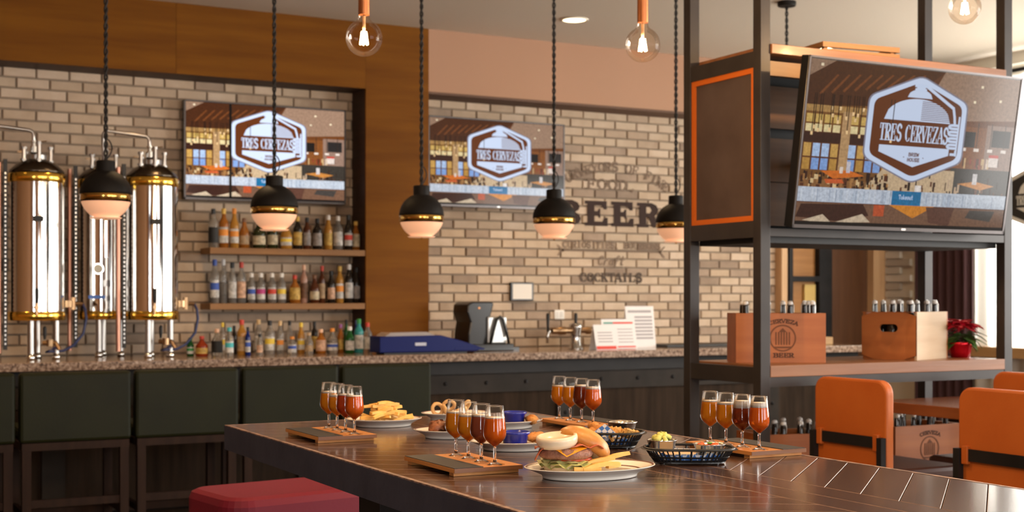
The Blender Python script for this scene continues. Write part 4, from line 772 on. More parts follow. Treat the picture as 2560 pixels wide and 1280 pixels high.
# ------------------------------------------------------------------ side table and orange chairs
o2 = wood('side_table_wood', (.13, .040, .014), (.22, .08, .03), 1, .25, .8, coat=.5)
r = thing('side_table', 'bar-height side table with a thick glossy red-brown wooden top', 'table', (4.275, 3.64, 0))
ob('table_top', MB().box(-.275, .275, -.64, .64, .96, 1.006), o2, r, bevel=.003); ob('pedestal', MB().box(-.04, .04, -.04, .04, .03, .96), black_metal, r); ob('foot', MB().box(-.22, .22, -.3, .3, 0, .03), black_metal, r); ob('top_plate', MB().box(-.2, .2, -.3, .3, .94, .96), black_metal, r)
leath = M('orange_leather', (.43, .095, .012), .5, noise=(5, (.49, .125, .02)), bump=(90, .12)); brown_l = M('brown_leather', (.06, .022, .014), .4)
def chair(label, loc, rz):
    r = thing('high_chair', label, 'chair', loc, rz, 'orange leather high chairs'); hw = .208
    n = 10; P = []
    for y, z in [(-hw, .70)]+[(-hw, 1.06)]+[(-hw+.055*(1-math.cos(a)), 1.06+.055*math.sin(a)) for a in [PI/2*i/n for i in range(1, n+1)]]+[(hw-.055*(1-math.cos(a)), 1.06+.055*math.sin(a)) for a in [PI/2*(n-i)/n for i in range(0, n+1)]]+[(hw, .70)]: P.append((y, z))
    ob('backrest', MB().prism(P, -.018, .022, plane='yz'), leath, r, bevel=.009)
    ob('back_bar', MB().box(-.030, -.020, -hw+.01, hw-.01, .852, .895), black_metal, r)
    for s in (-1, 1):
        ob('leather_loop', MB().box(-.036, -.016, s*(hw-.045)-.014, s*(hw-.045)+.014, .840, .906), leath, r, bevel=.003)
        ob('back_leg', MB().box(-.045, -.020, s*(hw-.014)-.013, s*(hw-.014)+.013, 0, .895), black_metal, r)
        ob('front_leg', MB().box(.36, .385, s*(hw-.02)-.013, s*(hw-.02)+.013, 0, .715), black_metal, r)
        ob('side_rail', MB().box(-.02, .36, s*(hw-.02)-.01, s*(hw-.02)+.01, .685, .71), black_metal, r)
    ob('seat', MB().box(.026, .41, -hw, hw, .712, .768), brown_l, r, bevel=.018)
    ob('foot_rest', MB().box(.362, .382, -hw+.03, hw-.03, .28, .31), black_metal, r)
chair('orange leather high chair seen from behind, left of the side table', (3.72, 4.103, 0), 0)
chair('orange leather high chair seen from behind, cut off by the right edge of the picture', (3.72, 3.325, 0), 0)
chair('orange leather high chair on the far side of the side table', (4.66, 4.02, 0), PI)
# ------------------------------------------------------------------ crimson stool under the table end
r = thing('crimson_bench', 'crimson upholstered bench seat below the far end of the long table', 'bench', (1.66, 4.56, 0), math.radians(9))
P = [(x, y) for x, y in [(-.46+.09*(1-math.cos(a)), .2-.09+.09*math.sin(a)) for a in [PI/2*i/6 for i in range(7)]]+[(.46-.09*(1-math.cos(a)), .11+.09*math.sin(a)) for a in [PI/2*(6-i)/6 for i in range(7)]]+[(.46-.09*(1-math.cos(a)), -.11-.09*math.sin(a)) for a in [PI/2*i/6 for i in range(7)]]+[(-.46+.09*(1-math.cos(a)), -.11-.09*math.sin(a)) for a in [PI/2*(6-i)/6 for i in range(7)]]]
ob('cushion', MB().prism(P, .62, .775, plane='xy'), M('crimson_leather', (.20, .009, .028), .5, bump=(80, .1)), r, bevel=.03)
ob('seat_base', MB().box(-.3, .3, -.16, .16, .58, .62), dkw, r)
for sx in (-1, 1):
    for sy in (-1, 1): ob('leg', MB().box(sx*.27-.02, sx*.27+.02, sy*.13-.02, sy*.13+.02, 0, .58), dkw, r)
# ------------------------------------------------------------------ the long table
TZ = 1.045; X0, X1, Y0, Y1 = 1.15, 2.20, 1.15, 4.05
tab = thing('long_table', 'long dark table with chevron planks and a worn blue-black steel edge', 'table', (X0, Y0, 0))
tw_, td_ = X1-X0, Y1-Y0
edge_m = M('worn_steel_edge', (.026, .030, .052), .6, 0, noise=(9, (.050, .056, .088)), bump=(40, .2)); lip_m = M('rubbed_edge', (.30, .19, .155), .5, noise=(60, (.10, .065, .06), .12))
for b in ((0, .012, 0, td_), (tw_-.012, tw_, 0, td_), (.012, tw_-.012, 0, .012), (.012, tw_-.012, td_-.012, td_)):
    ob('steel_edge', MB().box(b[0], b[1], b[2], b[3], TZ-.074, TZ-.0025), edge_m, tab)
    ob('rubbed_lip', MB().box(b[0]+.0005, b[1], b[2], b[3], TZ-.0025, TZ+.0005), lip_m, tab)
ob('core', MB().box(.012, tw_-.012, .012, td_-.012, TZ-.06, TZ-.016), M('core_dark', (.015, .008, .006), .9), tab)
plank_m = wood('plank_lacquer', (.040, .0185, .0125), (.075, .036, .024), 0, .22, 1.0, coat=.35, bump=.03)
worn_m = M('plank_worn_edge', (.26, .155, .11), .45, noise=(50, (.12, .065, .045), .2))
def clip(poly, a, b, c):                       # keep a*x+b*y <= c
    out = []
    for i in range(len(poly)):
        p, q = poly[i-1], poly[i]; fp, fq = a*p[0]+b*p[1]-c, a*q[0]+b*q[1]-c
        if (fp <= 0) != (fq <= 0): t = fp/(fp-fq); out.append((p[0]+(q[0]-p[0])*t, p[1]+(q[1]-p[1])*t))
        if fq <= 0: out.append(q)
    return out
def inset(poly, d):
    A = sum(p[0]*q[1]-q[0]*p[1] for p, q in zip(poly, poly[1:]+poly[:1])); s = 1 if A > 0 else -1; out = list(poly)
    for p, q in zip(poly, poly[1:]+poly[:1]):
        e = Vector((q[0]-p[0], q[1]-p[1])); L = e.length
        if L < 1e-6: continue
        nx, ny = s*e.y/L, -s*e.x/L             # outward normal
        out = clip(out, nx, ny, nx*p[0]+ny*p[1]-d)
        if len(out) < 3: return []
    return out
def plank(poly, ang):
    """one plank; its own x axis runs along the grain"""
    a = inset(poly, .0009)
    if len(a) < 3: return
    cx = sum(p[0] for p in a)/len(a); cy = sum(p[1] for p in a)/len(a); ca, sa = math.cos(ang), math.sin(ang)
    loc = lambda P: [((p[0]-cx)*ca+(p[1]-cy)*sa, -(p[0]-cx)*sa+(p[1]-cy)*ca) for p in P]
    a = loc(a); b = inset(a, .0011)
    m = MB()
    if len(b) == len(a):
        k = len(a); pass
        def near(p): return min(range(k), key=lambda i: (a[i][0]-p[0])**2+(a[i][1]-p[1])**2)
        off = near(b[0]); b = b[-off:]+b[:-off] if off else b
        m.add([(*p, -.016) for p in a]+[(*p, -.0011) for p in a]+[(*p, 0) for p in b], [(i, (i+1) % k, k+(i+1) % k, k+i) for i in range(k)]+[tuple(2*k+i for i in range(k))])
        m.add([(*p, -.0011) for p in a]+[(*p, 0) for p in b], [(i, (i+1) % k, k+(i+1) % k, k+i) for i in range(k)], 1)
    else: m.prism(a, -.016, 0, plane='xy')
    ob('plank', m, [plank_m, worn_m], tab, (cx, cy, TZ), (0, 0, ang))
def diag(x0, x1, y0, y1, deg, wd, off=0):
    ang = math.radians(deg); nx, ny = -math.sin(ang), math.cos(ang); R = [(x0, y0), (x1, y0), (x1, y1), (x0, y1)]
    k = math.floor(min(nx*p[0]+ny*p[1] for p in R)/wd)-1
    while k*wd < max(nx*p[0]+ny*p[1] for p in R):
        c0 = k*wd+off; poly = clip(clip(R, -nx, -ny, -c0), nx, ny, c0+wd)
        if len(poly) > 2: plank(poly, ang)
        k += 1
diag(.012, .541, .012, td_-.012, -34.5, .0855, .03); diag(.706, tw_-.012, .012, td_-.012, 42, .0785, .02)
for a, b in ((.541, .623), (.623, .706)):
    for c, d in ((.012, 1.45), (1.45, td_-.012)): plank([(a, c), (b, c), (b, d), (a, d)], PI/2)
for x, y in ((.02, 1.70), (tw_-.1, 1.70), (.02, .2), (tw_-.1, .2)): ob('leg', MB().box(x, x+.08, y, y+.13, 0, TZ-.06), black_metal, tab, bevel=.002)
# ------------------------------------------------------------------ flights of beer
fw = wood('flight_wood', (.46, .165, .035), (.62, .28, .085), 1, .45, .9, spec=.35); fslate = M('flight_slate', (.018, .018, .020), .55); fwd = wood('flight_wood_dark', (.10, .035, .012), (.2, .08, .028), 0, .4)
gthin = thin_glass('tasting_glass', (.97, .98, .98), 1.45, .01, edge=.8); gsolid = M('glass_stem', (1, 1, 1), .02, trans=1, ior=1.45)
def beer(n, c, tr=.55): return M('beer_'+n, c, .06, trans=tr, ior=1.33, noise=None)
BEER = {'amber': beer('amber', (1.0, .31, .010), .2), 'copper': beer('copper', (.95, .15, .008), .3), 'ruby': beer('ruby', (.62, .06, .010), .3), 'plum': beer('plum', (.36, .075, .035), .25), 'dark': beer('dark', (.26, .03, .006), .35)}
foam = M('beer_foam', (.72, .62, .54), .8)
def prof(z):                                     # bowl radius
    pts = [(.043, .0040), (.047, .0085), (.053, .0160), (.060, .0225), (.067, .0255), (.074, .0260), (.085, .0252), (.100, .0236), (.116, .0216), (.133, .0196)]
    for (a, ra), (b, rb) in zip(pts, pts[1:]):
        if a <= z <= b: return ra+(rb-ra)*(z-a)/(b-a)
    return pts[-1][1]
ZS = [.043, .047, .053, .060, .067, .074, .085, .100, .116, .133]
bowl_me = MB().lathe([(prof(z), z) for z in ZS]+[(prof(.133)-.0006, .1336), (prof(.133)-.0012, .133)], 32, cap0=False, cap1=False).mesh('bowl', gthin, True)
stem_me = MB().lathe([(.0185, 0), (.0188, .0012), (.0125, .0045), (.0045, .0085), (.0034, .016), (.0034, .038), (.0042, .0435)], 24).mesh('stem', gsolid, True)
rim_me = MB().tube([(.0193*math.cos(2*PI*i/28), .0193*math.sin(2*PI*i/28), .1332) for i in range(28)], .0007, 6, closed=True).mesh('rim', gsolid, True)
def tasting_glass(x, y, z, kind, lvl, fm, label, grp):
    r = thing('tasting_glass', label, 'beer glass', (x, y, z), random.uniform(0, 6), grp)
    ob('bowl', bowl_me, parent=r); ob('stem', stem_me, parent=r); ob('rim', rim_me, parent=r)
    zz = [.0445]+[q for q in ZS[1:] if q < lvl-.002]+[lvl]
    ob('beer', MB().lathe([(max(.0005, prof(q)-.0009), q) for q in zz]+[(.0001, lvl+.0002)], 32), BEER[kind], r, smooth=True)
    ob('foam', MB().lathe([(prof(lvl)-.0008, lvl+.0002), (prof(lvl+fm)-.0008, lvl+fm), (.0001, lvl+fm-.0005)], 32), foam, r, smooth=True)
def flight(name, x0, y0, side, xg, kinds, lvls, foams, names):
    """board .17 by .29; side -1 has the slate strip on the left"""
    r = thing('flight_board', 'wooden flight board with a slate strip '+name, 'serving board', (x0, y0, TZ+.0006), group='flight boards'); w_, l_ = .168, .272; zt = .0175; hx = xg-x0
    ys = [.038+.0667*i for i in range(4)]
    # board with four round recesses for the glass feet: deck cut around the holes
    R = .0235; m = MB(); xa, xb = (.072, w_) if side < 0 else (0, w_-.072); k = 20
    for i, yy in enumerate(ys):
        ya, yb = (0 if i == 0 else (ys[i-1]+yy)/2), (l_ if i == 3 else (ys[i+1]+yy)/2)
        A = [2*PI*(q+.5)/k for q in range(k)]; rect = []
        for a in A:
            cx_, sy_ = math.cos(a), math.sin(a); s = min(((xb-hx) if cx_ > 0 else (hx-xa))/abs(cx_), ((yb-yy) if sy_ > 0 else (yy-ya))/abs(sy_)); rect.append((hx+s*cx_, yy+s*sy_))
        for cx_, cy_ in ((xa, ya), (xb, ya), (xb, yb), (xa, yb)):
            j = min(range(k), key=lambda q: (rect[q][0]-cx_)**2+(rect[q][1]-cy_)**2); rect[j] = (cx_, cy_)
        ring = [(hx+R*math.cos(a), yy+R*math.sin(a)) for a in A]; ring2 = [(hx+R*.82*math.cos(a), yy+R*.82*math.sin(a)) for a in A]
        m.add([(*p, zt) for p in rect]+[(*p, zt) for p in ring]+[(*p, zt-.0035) for p in ring2], [(q, (q+1) % k, k+(q+1) % k, k+q) for q in range(k)]+[(k+q, k+(q+1) % k, 2*k+(q+1) % k, 2*k+q) for q in range(k)]+[tuple(2*k+q for q in range(k))])
    sx0, sx1 = (0, .072) if side < 0 else (w_-.072, w_)
    m.add([(sx0, 0, zt), (sx1, 0, zt), (sx1, l_, zt), (sx0, l_, zt)], [(0, 1, 2, 3)])
    m.add([(0, 0, .0085), (w_, 0, .0085), (w_, l_, .0085), (0, l_, .0085), (0, 0, zt), (w_, 0, zt), (w_, l_, zt), (0, l_, zt)], [(0, 3, 2, 1), (0, 1, 5, 4), (1, 2, 6, 5), (2, 3, 7, 6), (3, 0, 4, 7)])
    ob('board', m, fw, r)
    ob('end_grain', MB().box(0, w_, -.0012, 0, .0085, zt), fwd, r)
    ob('slate_strip', MB().box(sx0+.001, sx1-.001, .001, l_-.001, zt, zt+.0015), fslate, r)
    for yy in (.012, l_-.034): ob('foot', MB().box(.004, w_-.004, yy, yy+.022, 0, .0085), fw, r)
    for i in range(4):
        tasting_glass(xg, y0+ys[3-i], TZ+.0006+zt-.0033, kinds[i], lvls[i], foams[i], 'small glass of %s, %s on the flight board %s' % (names[i], ('farthest', 'third nearest', 'second nearest', 'nearest')[i], name), 'beer glasses on the flight board '+name)
flight('beside the burger', 1.25, 2.622, -1, 1.368, ('amber', 'amber', 'plum', 'copper'), (.103, .1, .105, .106), (.003, .004, .004, .002), ('bubbly amber beer', 'hazy amber beer', 'plum red beer', 'clear red beer'))
flight('near the fries', 1.22, 3.402, -1, 1.338, ('amber', 'amber', 'ruby', 'copper'), (.103, .097, .105, .106), (.005, .005, .003, .002), ('hazy amber beer', 'hazy golden beer', 'ruby beer', 'deep red beer'))
flight('behind the baskets', 2.02, 3.355, 1, 2.072, ('amber', 'amber', 'dark', 'copper'), (.103, .104, .11, .106), (.002, .002, .004, .006), ('golden amber beer', 'amber beer', 'dark brown beer', 'red brown beer'))
flight('by the tower', 2.025, 2.585, 1, 2.078, ('amber', 'amber', 'dark', 'copper'), (.107, .104, .1, .106), (.003, .005, .018, .012), ('orange amber beer', 'light amber beer', 'foamy dark beer', 'foamy red beer'))
# ------------------------------------------------------------------ plates and food
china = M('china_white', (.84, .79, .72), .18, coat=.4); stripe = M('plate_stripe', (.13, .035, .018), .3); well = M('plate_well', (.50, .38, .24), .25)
TT = TZ+.0006
def plate(label, x, y, a, b, rz=0, h=.024):
    r = thing('dinner_plate', label, 'plate', (x, y, TT), rz, 'plates on the long table'); q = b/a
    outer = [(.70, 0), (.72, .0008), (.72, .004), (.74, .008), (.86, h*.62), (.97, h*.9), (1, h*.97), (.995, h), (.975, h)]
    inner = [(.9, h*.84), (.78, h*.62), (.70, h*.42), (.6, h*.38)]
    ob('dish', MB().lathe([(p*a, z) for p, z in outer+inner]+[(.0001, h*.37)], 56, sy=q), china, r, smooth=True)
    for r0, r1, z0, z1 in ((.95, .975, h*.955, h*1.0), (.755, .775, h*.565, h*.61)): ob('rim_stripe', MB().lathe([(a*r1, z1+.0005), (a*r0, z0+.0005)], 56, sy=q, cap0=False, cap1=False), stripe, r, smooth=True)
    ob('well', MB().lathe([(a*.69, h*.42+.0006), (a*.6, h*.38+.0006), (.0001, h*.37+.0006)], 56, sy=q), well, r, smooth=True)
    return r
fries_m = M('fry_gold', (.78, .42, .08), .5, noise=(30, (.88, .60, .20), .3), subs=.15); fried = M('fried_crumb', (.46, .17, .035), .8, noise=(60, (.62, .28, .07), .2), bump=(90, 1.0)); meat = M('grilled_meat', (.05, .015, .008), .4, noise=(38, (.36, .12, .045), .15), bump=(60, .8))
def fry_mesh(L, wd, bend, seed):
    rd = random.Random(seed); n = 5; vs = []
    for i in range(n+1):
        t = i/n; s = wd*(.75+.25*math.sin(PI*t))/2; z = bend*math.sin(PI*t); dx = rd.uniform(-.0006, .0006)
        vs += [(L*(t-.5), -s+dx, z-s), (L*(t-.5), s+dx, z-s), (L*(t-.5), s+dx, z+s), (L*(t-.5), -s+dx, z+s)]
    fs = [(3, 2, 1, 0), tuple(n*4+i for i in range(4))]+[(i*4+k, i*4+(k+1) % 4, (i+1)*4+(k+1) % 4, (i+1)*4+k) for i in range(n) for k in range(4)]
    return MB().add(vs, fs).mesh('french_fry', fries_m, False)
fry = [fry_mesh(.075, .0105, .003, 1), fry_mesh(.06, .011, -.002, 2), fry_mesh(.085, .0095, .005, 3), fry_mesh(.048, .0115, .001, 4)]
def a_fry(k, loc, rot, label, grp): return tag(ob('french_fry', fry[k], loc=loc, rot=rot), label, 'french fry', grp)
# fries plate
plate('oval white plate heaped with french fries behind the left flight', 1.572, 3.80, .118, .10, -.2)
rd = random.Random(21)
for k in range(40):
    q = k/40; a = rd.uniform(0, 2*PI); R = (1-q*.85)*.086*math.sqrt(rd.random()); z = TT+.0165+.050*q*(1-(R/.1)**2)+rd.uniform(0, .004)
    a_fry(k % 4, (1.572+R*math.cos(a)*1.05, 3.80+R*math.sin(a)*.8, z), (rd.uniform(-.3, .3), rd.uniform(-.35, .35), rd.uniform(-1.0, .6)), 'golden french fry in the heap on the left plate', 'fries heaped on the left plate')
# burger plate
PX, PY = 1.517, 2.497; CR = -math.radians(27.95)
plate('large oval brown-striped plate carrying the burger', PX, PY, .150, .106, -.1, .025)
bun_b = M('bun_crumb', (.74, .60, .40), .7, bump=(60, .3)); bun_t = M('bun_crust', (.40, .135, .022), .4, noise=(14, (.62, .31, .08), .25), bump=(50, .3)); lett = M('lettuce', (.50, .52, .12), .45, noise=(25, (.70, .68, .34), .3), subs=.1); tom = M('tomato', (.50, .07, .02), .25); chs = M('cheese', (.80, .34, .015), .35); bac = M('bacon', (.42, .07, .025), .35, noise=(40, (.62, .22, .11), .2)); oni = M('onion', (.78, .70, .56), .25, subs=.2, noise=(30, (.70, .58, .40), .3)); pat = M('beef_patty', (.20, .085, .05), .5, noise=(70, (.36, .18, .13), .2), bump=(110, 1.0))
bg = thing('burger', 'open burger with bacon, onion slab and tilted sesame bun on the oval plate', 'burger', (1.474, 2.521, TT+.0104), CR)
ob('bottom_bun', MB().lathe([(.040, 0), (.050, .004), (.053, .012), (.050, .020), (.0001, .021)], 32), bun_b, bg, smooth=True)
lm = MB()
for ring, (rr, z0, amp) in enumerate(((.060, .018, .005), (.064, .023, .006), (.058, .028, .005))):
    n = 60; vs = []
    for i in range(n):
        a = 2*PI*i/n; w1 = math.sin(a*9+ring)*.6+math.sin(a*17+ring*2)*.4; vs += [(.025*math.cos(a), .025*math.sin(a), z0+.002), ((rr*.8)*math.cos(a), (rr*.8)*math.sin(a), z0+w1*amp*.4), ((rr+w1*.005)*math.cos(a), (rr+w1*.005)*math.sin(a), z0-.004+w1*amp)]
    lm.add(vs, [(i*3+k, ((i+1) % n)*3+k, ((i+1) % n)*3+k+1, i*3+k+1) for i in range(n) for k in range(2)])
ob('lettuce', lm, lett, bg, smooth=True)
ob('tomato', MB().lathe([(.043, .026), (.0465, .029), (.043, .033), (.0001, .033)], 28, (.008, 0, 0)), tom, bg, smooth=True)
pm = MB().lathe([(.0001, .030), (.040, .030), (.053, .0315), (.0585, .036), (.060, .042), (.0585, .048), (.053, .0535), (.03, .055), (.0001, .0555)], 48, (-.004, 0, 0)).jitter(.0009, 8)
ob('patty', pm, pat, bg, smooth=True)
ob('cheese', MB().add([(-.022, -.0595, .051), (.018, -.0605, .049), (.046, -.03, .0565), (.046, .04, .0575), (-.04, .04, .0575), (-.044, -.03, .0565), (-.004, -.0645, .039), (0, -.03, .0585)], [(5, 0, 7), (0, 6, 7), (6, 1, 7), (1, 2, 7), (2, 3, 4, 5, 7)]), chs, bg, smooth=True)
for y0_, ph, sx in ((-.032, 0, 1), (.005, 1.5, 1), (-.018, .8, 1)):
    n = 26; vs = []
    for i in range(n+1):
        t = i/n; x = -.072+.150*t; dr = -.030*max(0, (.16-t)/.16)**1.2 if ph == 0 else -.008*max(0, (.15-t)/.15); z = .0600+.0028*math.sin(t*22+ph)+dr-.003*max(0, t-.85)*10
        for k in (-1, 0, 1): vs.append((x, y0_-.01*math.sin(t*5+ph)+k*.0085, z+.0015*math.sin(t*30+k+ph)))
    ob('bacon_strip', MB().add(vs, [(i*3+k, (i+1)*3+k, (i+1)*3+k+1, i*3+k+1) for i in range(n) for k in range(2)]), bac, bg, smooth=True).modifiers.new('solid', 'SOLIDIFY').thickness = .002
ob('onion_slab', MB().lathe([(.032, .000), (.039, .002), (.0445, .010), (.0455, .019), (.044, .026), (.038, .0265), (.037, .022), (.0001, .0205)], 36), oni, bg, (-.022, -.018, .0555), (.10, -.08, 0), smooth=True)
tb_ = ob('top_bun', MB().lathe([(.0001, .0), (.052, .0), (.0605, .006), (.0625, .014), (.0595, .026), (.050, .037), (.033, .0455), (.012, .049), (.0001, .0495)], 40), bun_t, bg, (.030, .030, .0405), (-.34, .48, 0), smooth=True)
ob('cut_face', MB().lathe([(.0515, -.0012), (.0001, -.0016)], 32), bun_b, tb_)
sd = MB(); rd = random.Random(5)
for k in range(170):
    ph = math.acos(1-rd.random()*.72); a = rd.uniform(0, 2*PI); p = Vector((.0605*math.sin(ph)*math.cos(a), .0605*math.sin(ph)*math.sin(a), .0500*math.cos(ph)-.001*math.sin(ph)+.0015)); n = p.normalized(); tq = n.cross(Vector((rd.uniform(-1, 1), rd.uniform(-1, 1), .3))).normalized(); bq = n.cross(tq)
    sd.obox(p, tq*.0019, bq*.0012, n*.0007)
tag(ob('sesame_seeds', sd, M('sesame', (.78, .62, .38), .5), tb_), kind='stuff')
for k, dx, dy, dz, ry, rz, l in ((2, .060, -.046, .010, -.12, .35, 'pale thick french fry lying nearest on the burger plate'), (0, .055, -.028, .018, -.20, .30, 'french fry lying behind the thick one on the burger plate'), (2, .085, -.012, .022, -.30, .25, 'browned flat french fry pointing up on the burger plate'), (1, .030, -.055, .006, .05, .2, 'short french fry end beside the bottom bun'), (3, .09, .01, .006, 0, .9, 'small browned potato piece at the back of the burger plate')):
    ca, sa = math.cos(CR), math.sin(CR); a_fry(k, (1.484+dx*ca-dy*sa, 2.517+dx*sa+dy*ca, TT+.0165+dz), (0, ry, CR+rz), l, 'fries beside the burger')
# blue ramekin plates
blue = M('ramekin_blue', (.008, .022, .30), .22, coat=.4)
def ramekin(x, y, z, r0, h, mat, label, sauce, steel_=False):
    r = thing('sauce_ramekin', label, 'ramekin', (x, y, z))
    if steel_: pr = [(r0*.62, 0), (r0*.66, .001), (r0*.82, h*.5), (r0*.97, h*.94), (r0*1.04, h), (r0*1.0, h*1.01), (r0*.93, h*.93), (r0*.78, h*.5)]
    else: pr = [(r0*.74, 0), (r0*.78, .001), (r0*.88, h*.78), (r0*1.0, h*.84), (r0*1.02, h*.95), (r0*.97, h), (r0*.9, h*.97), (r0*.8, h*.6)]
    ob('cup', MB().lathe(pr, 36), mat, r, smooth=True)
    if sauce: ob('sauce', MB().lathe([(r0*.84, h*.68), (.0001, h*.72)], 24), sauce, r, smooth=True)
    return r
wh_s = M('cream_sauce', (.72, .66, .55), .35)
def nugget(x, y, z, L, wd, rz, mat, label, cat, grp, seed, name='fried_stick', tilt=0): return tag(ob(name, MB().sphere((0, 0, 0), 1, 14, 9, sx=L/2, sy=wd/2, sz=wd/2*.8).jitter(wd*(.12 if name == 'grilled_meat' else .07), seed), mat, loc=(x, y, z), rot=(0, tilt, rz), smooth=True), label, cat, grp)
plate('oval plate with a blue ramekin and fried sticks, beside the burger', 1.640, 3.050, .134, .105, -.12)
ramekin(1.607, 3.012, TT+.0098, .038, .040, blue, 'cobalt blue ramekin on the plate nearer the burger', wh_s)
for i, (x, y, L, rz, tl) in enumerate(((1.690, 2.985, .085, .15, -.1), (1.680, 3.035, .08, .5, -.05), (1.550, 3.018, .05, 1.0, .2))): nugget(x, y, TT+.026+.004*i, L, .030, rz, fried, 'breaded fried stick, %s on the plate nearer the burger' % ('front right', 'back right', 'left')[i], 'fried stick', 'fried sticks on the nearer plate', i, tilt=tl)
plate('oval plate with a blue ramekin and orange tots, farther back', 1.870, 3.570, .118, .095, 0)
ramekin(1.888, 3.545, TT+.0098, .038, .040, blue, 'cobalt blue ramekin on the plate farther back', wh_s)
for i, (x, y) in enumerate(((1.815, 3.575), (1.925, 3.50), (1.94, 3.53))): nugget(x, y, TT+.026, .045, .032, i, fried, 'orange fried tot, %s of the far blue ramekin' % ('left', 'right', 'behind right')[i], 'fried tot', 'fried tots on the far plate', 10+i, 'fried_tot')
# grilled meat plate and onion ring plate
plate('oval plate of grilled meat behind the front flight', 1.616, 3.388, .115, .088, -.3)
for i, (x, y, L) in enumerate(((1.578, 3.413, .06), (1.61, 3.385, .07), (1.648, 3.36, .06), (1.63, 3.437, .045))): nugget(x, y, TT+.028+.004*(i % 2), L, .045, i*.8, meat, 'charred piece of grilled meat, %s on its plate' % ('leftmost', 'front middle', 'rightmost', 'back')[i], 'grilled meat', 'grilled meat pieces', 20+i, 'grilled_meat')
plate('oval plate of fried onion rings at the far end of the table', 1.858, 3.892, .113, .088, 0)
for i, (x, y, z, rx, ry) in enumerate(((1.80, 3.90, .034, 1.3, 0), (1.815, 3.87, .03, 1.0, .6), (1.84, 3.90, .045, .6, .9), (1.87, 3.88, .03, .2, .3), (1.90, 3.90, .04, 1.0, -.4))):
    tag(ob('onion_ring', MB().tube([(.018*math.cos(2*PI*k/16), .018*math.sin(2*PI*k/16), 0) for k in range(16)], .006, 7, closed=True).jitter(.0008, i), M('ring_batter', (.55, .30, .11), .7, noise=(40, (.68, .44, .2))), loc=(x, y, TT+z), rot=(rx, ry, i), smooth=True), 'battered onion ring, %s from left on the far plate' % ORD[i], 'onion ring', 'onion rings on the far plate')
# ------------------------------------------------------------------ black plastic baskets
bk = M('basket_black', (.010, .010, .011), .35)
def chk_mat():
    m, n, L, b = _new('checked_paper'); tc = n.new('ShaderNodeTexCoord'); c = n.new('ShaderNodeTexChecker'); c.inputs['Scale'].default_value = 95
    mp = n.new('ShaderNodeMapping'); mp.inputs['Rotation'].default_value = (0, 0, PI/4); mp.inputs['Location'].default_value = (.3, .3, .0011)
    c.inputs['Color1'].default_value = (.05, .16, .48, 1); c.inputs['Color2'].default_value = (.62, .64, .70, 1); b.inputs['Roughness'].default_value = .8
    L.new(tc.outputs['UV'], mp.inputs[0]); L.new(mp.outputs[0], c.inputs[0]); L.new(c.outputs[0], b.inputs['Base Color']); return m
checked = chk_mat(); kraft = M('kraft_paper', (.60, .46, .33), .8)
def uvflat(o, ax=(0, 1)):
    me = o.data; uv = me.uv_layers.new(name='UVMap')
    for lp in me.loops: p = me.vertices[lp.vertex_index].co; uv.data[lp.index].uv = (p[ax[0]], p[ax[1]])
    return o
def se(a, b, t, e=.62): c, s = math.cos(t), math.sin(t); return (a*math.copysign(abs(c)**e, c), b*math.copysign(abs(s)**e, s))
def basket(label, x, y, rz, A=.112, B=.072, Hh=.040):
    r = thing('food_basket', label, 'basket', (x, y, TT), rz, 'black plastic food baskets'); n = 48; k0 = .78
    def ring(f, z): return [(*se(A*f, B*f, 2*PI*i/n), z) for i in range(n)]
    m = MB(); m.tube(ring(1, Hh), .0035, 6, closed=True); ob('rim', m, bk, r, smooth=True)
    ob('rim_flange', MB().add(ring(.99, Hh+.001)+ring(1.09, Hh-.002), [(i, (i+1) % n, n+(i+1) % n, n+i) for i in range(n)]), bk, r, smooth=True)
    m = MB(); m.tube(ring(.885, Hh*.48), .002, 5, closed=True); m.tube(ring(.8, .009), .0026, 5, closed=True)
    for i in range(n):
        a = se(A*.985, B*.985, 2*PI*i/n); b = se(A*.8, B*.8, 2*PI*i/n); m.tube([(*a, Hh-.001), (*b, .007)], .0022, 4)
    ob('lattice', m, bk, r)
    ob('base', MB().prism([(p[0], p[1]) for p in ring(.8, 0)], .003, .007, plane='xy'), bk, r)
    m = MB()
    for sx in (-1, 1):
        for sy in (-1, 1): ob('foot', MB().cyl((sx*A*.6, sy*B*.5, 0), .004, 0, .004, 8), bk, r)
    return r
def liner(r_loc, rz, A, B, Hh, label, mat, seed):
    n = 40; rd = random.Random(seed); vs = [(0, 0, .0085)]
    for f, z in ((.5, .009), (.76, .010), (.90, Hh*.72)):
        for i in range(n):
            p = se(A*f, B*f, 2*PI*i/n); vs.append((p[0]+rd.uniform(-.001, .001), p[1]+rd.uniform(-.001, .001), z+(rd.uniform(-.004, .004) if f > .8 else 0)))
    fs = [(0, 1+i, 1+(i+1) % n) for i in range(n)]+[(1+k*n+i, 1+(k+1)*n+i, 1+(k+1)*n+(i+1) % n, 1+k*n+(i+1) % n) for k in range(2) for i in range(n)]
    o = ob('basket_liner', MB().add(vs, fs), mat, loc=r_loc, rot=(0, 0, rz)); tag(o, label, 'paper liner'); return uvflat(o)
B1, RZ1 = (1.855, 2.985), math.radians(-39)
basket('black plastic basket of waffle fries and fried chicken behind the burger', *B1, RZ1, .104, .066, .040)
liner((*B1, TT), RZ1, .104, .066, .04, 'blue checked paper liner in the basket behind the burger', checked, 3)
def inb(b, rz, dx, dy): return (b[0]+dx*math.cos(rz)-dy*math.sin(rz), b[1]+dx*math.sin(rz)+dy*math.cos(rz))
tri = ob('paper_corner', MB().add([(-.045, 0, .0), (.045, 0, 0), (0, .008, .034)], [(0, 1, 2)]), checked, loc=(*inb(B1, RZ1, .008, -.050), TT+.030), rot=(0, 0, RZ1)); uvflat(tri, (0, 2)); tri.modifiers.new('solid', 'SOLIDIFY').thickness = .0005
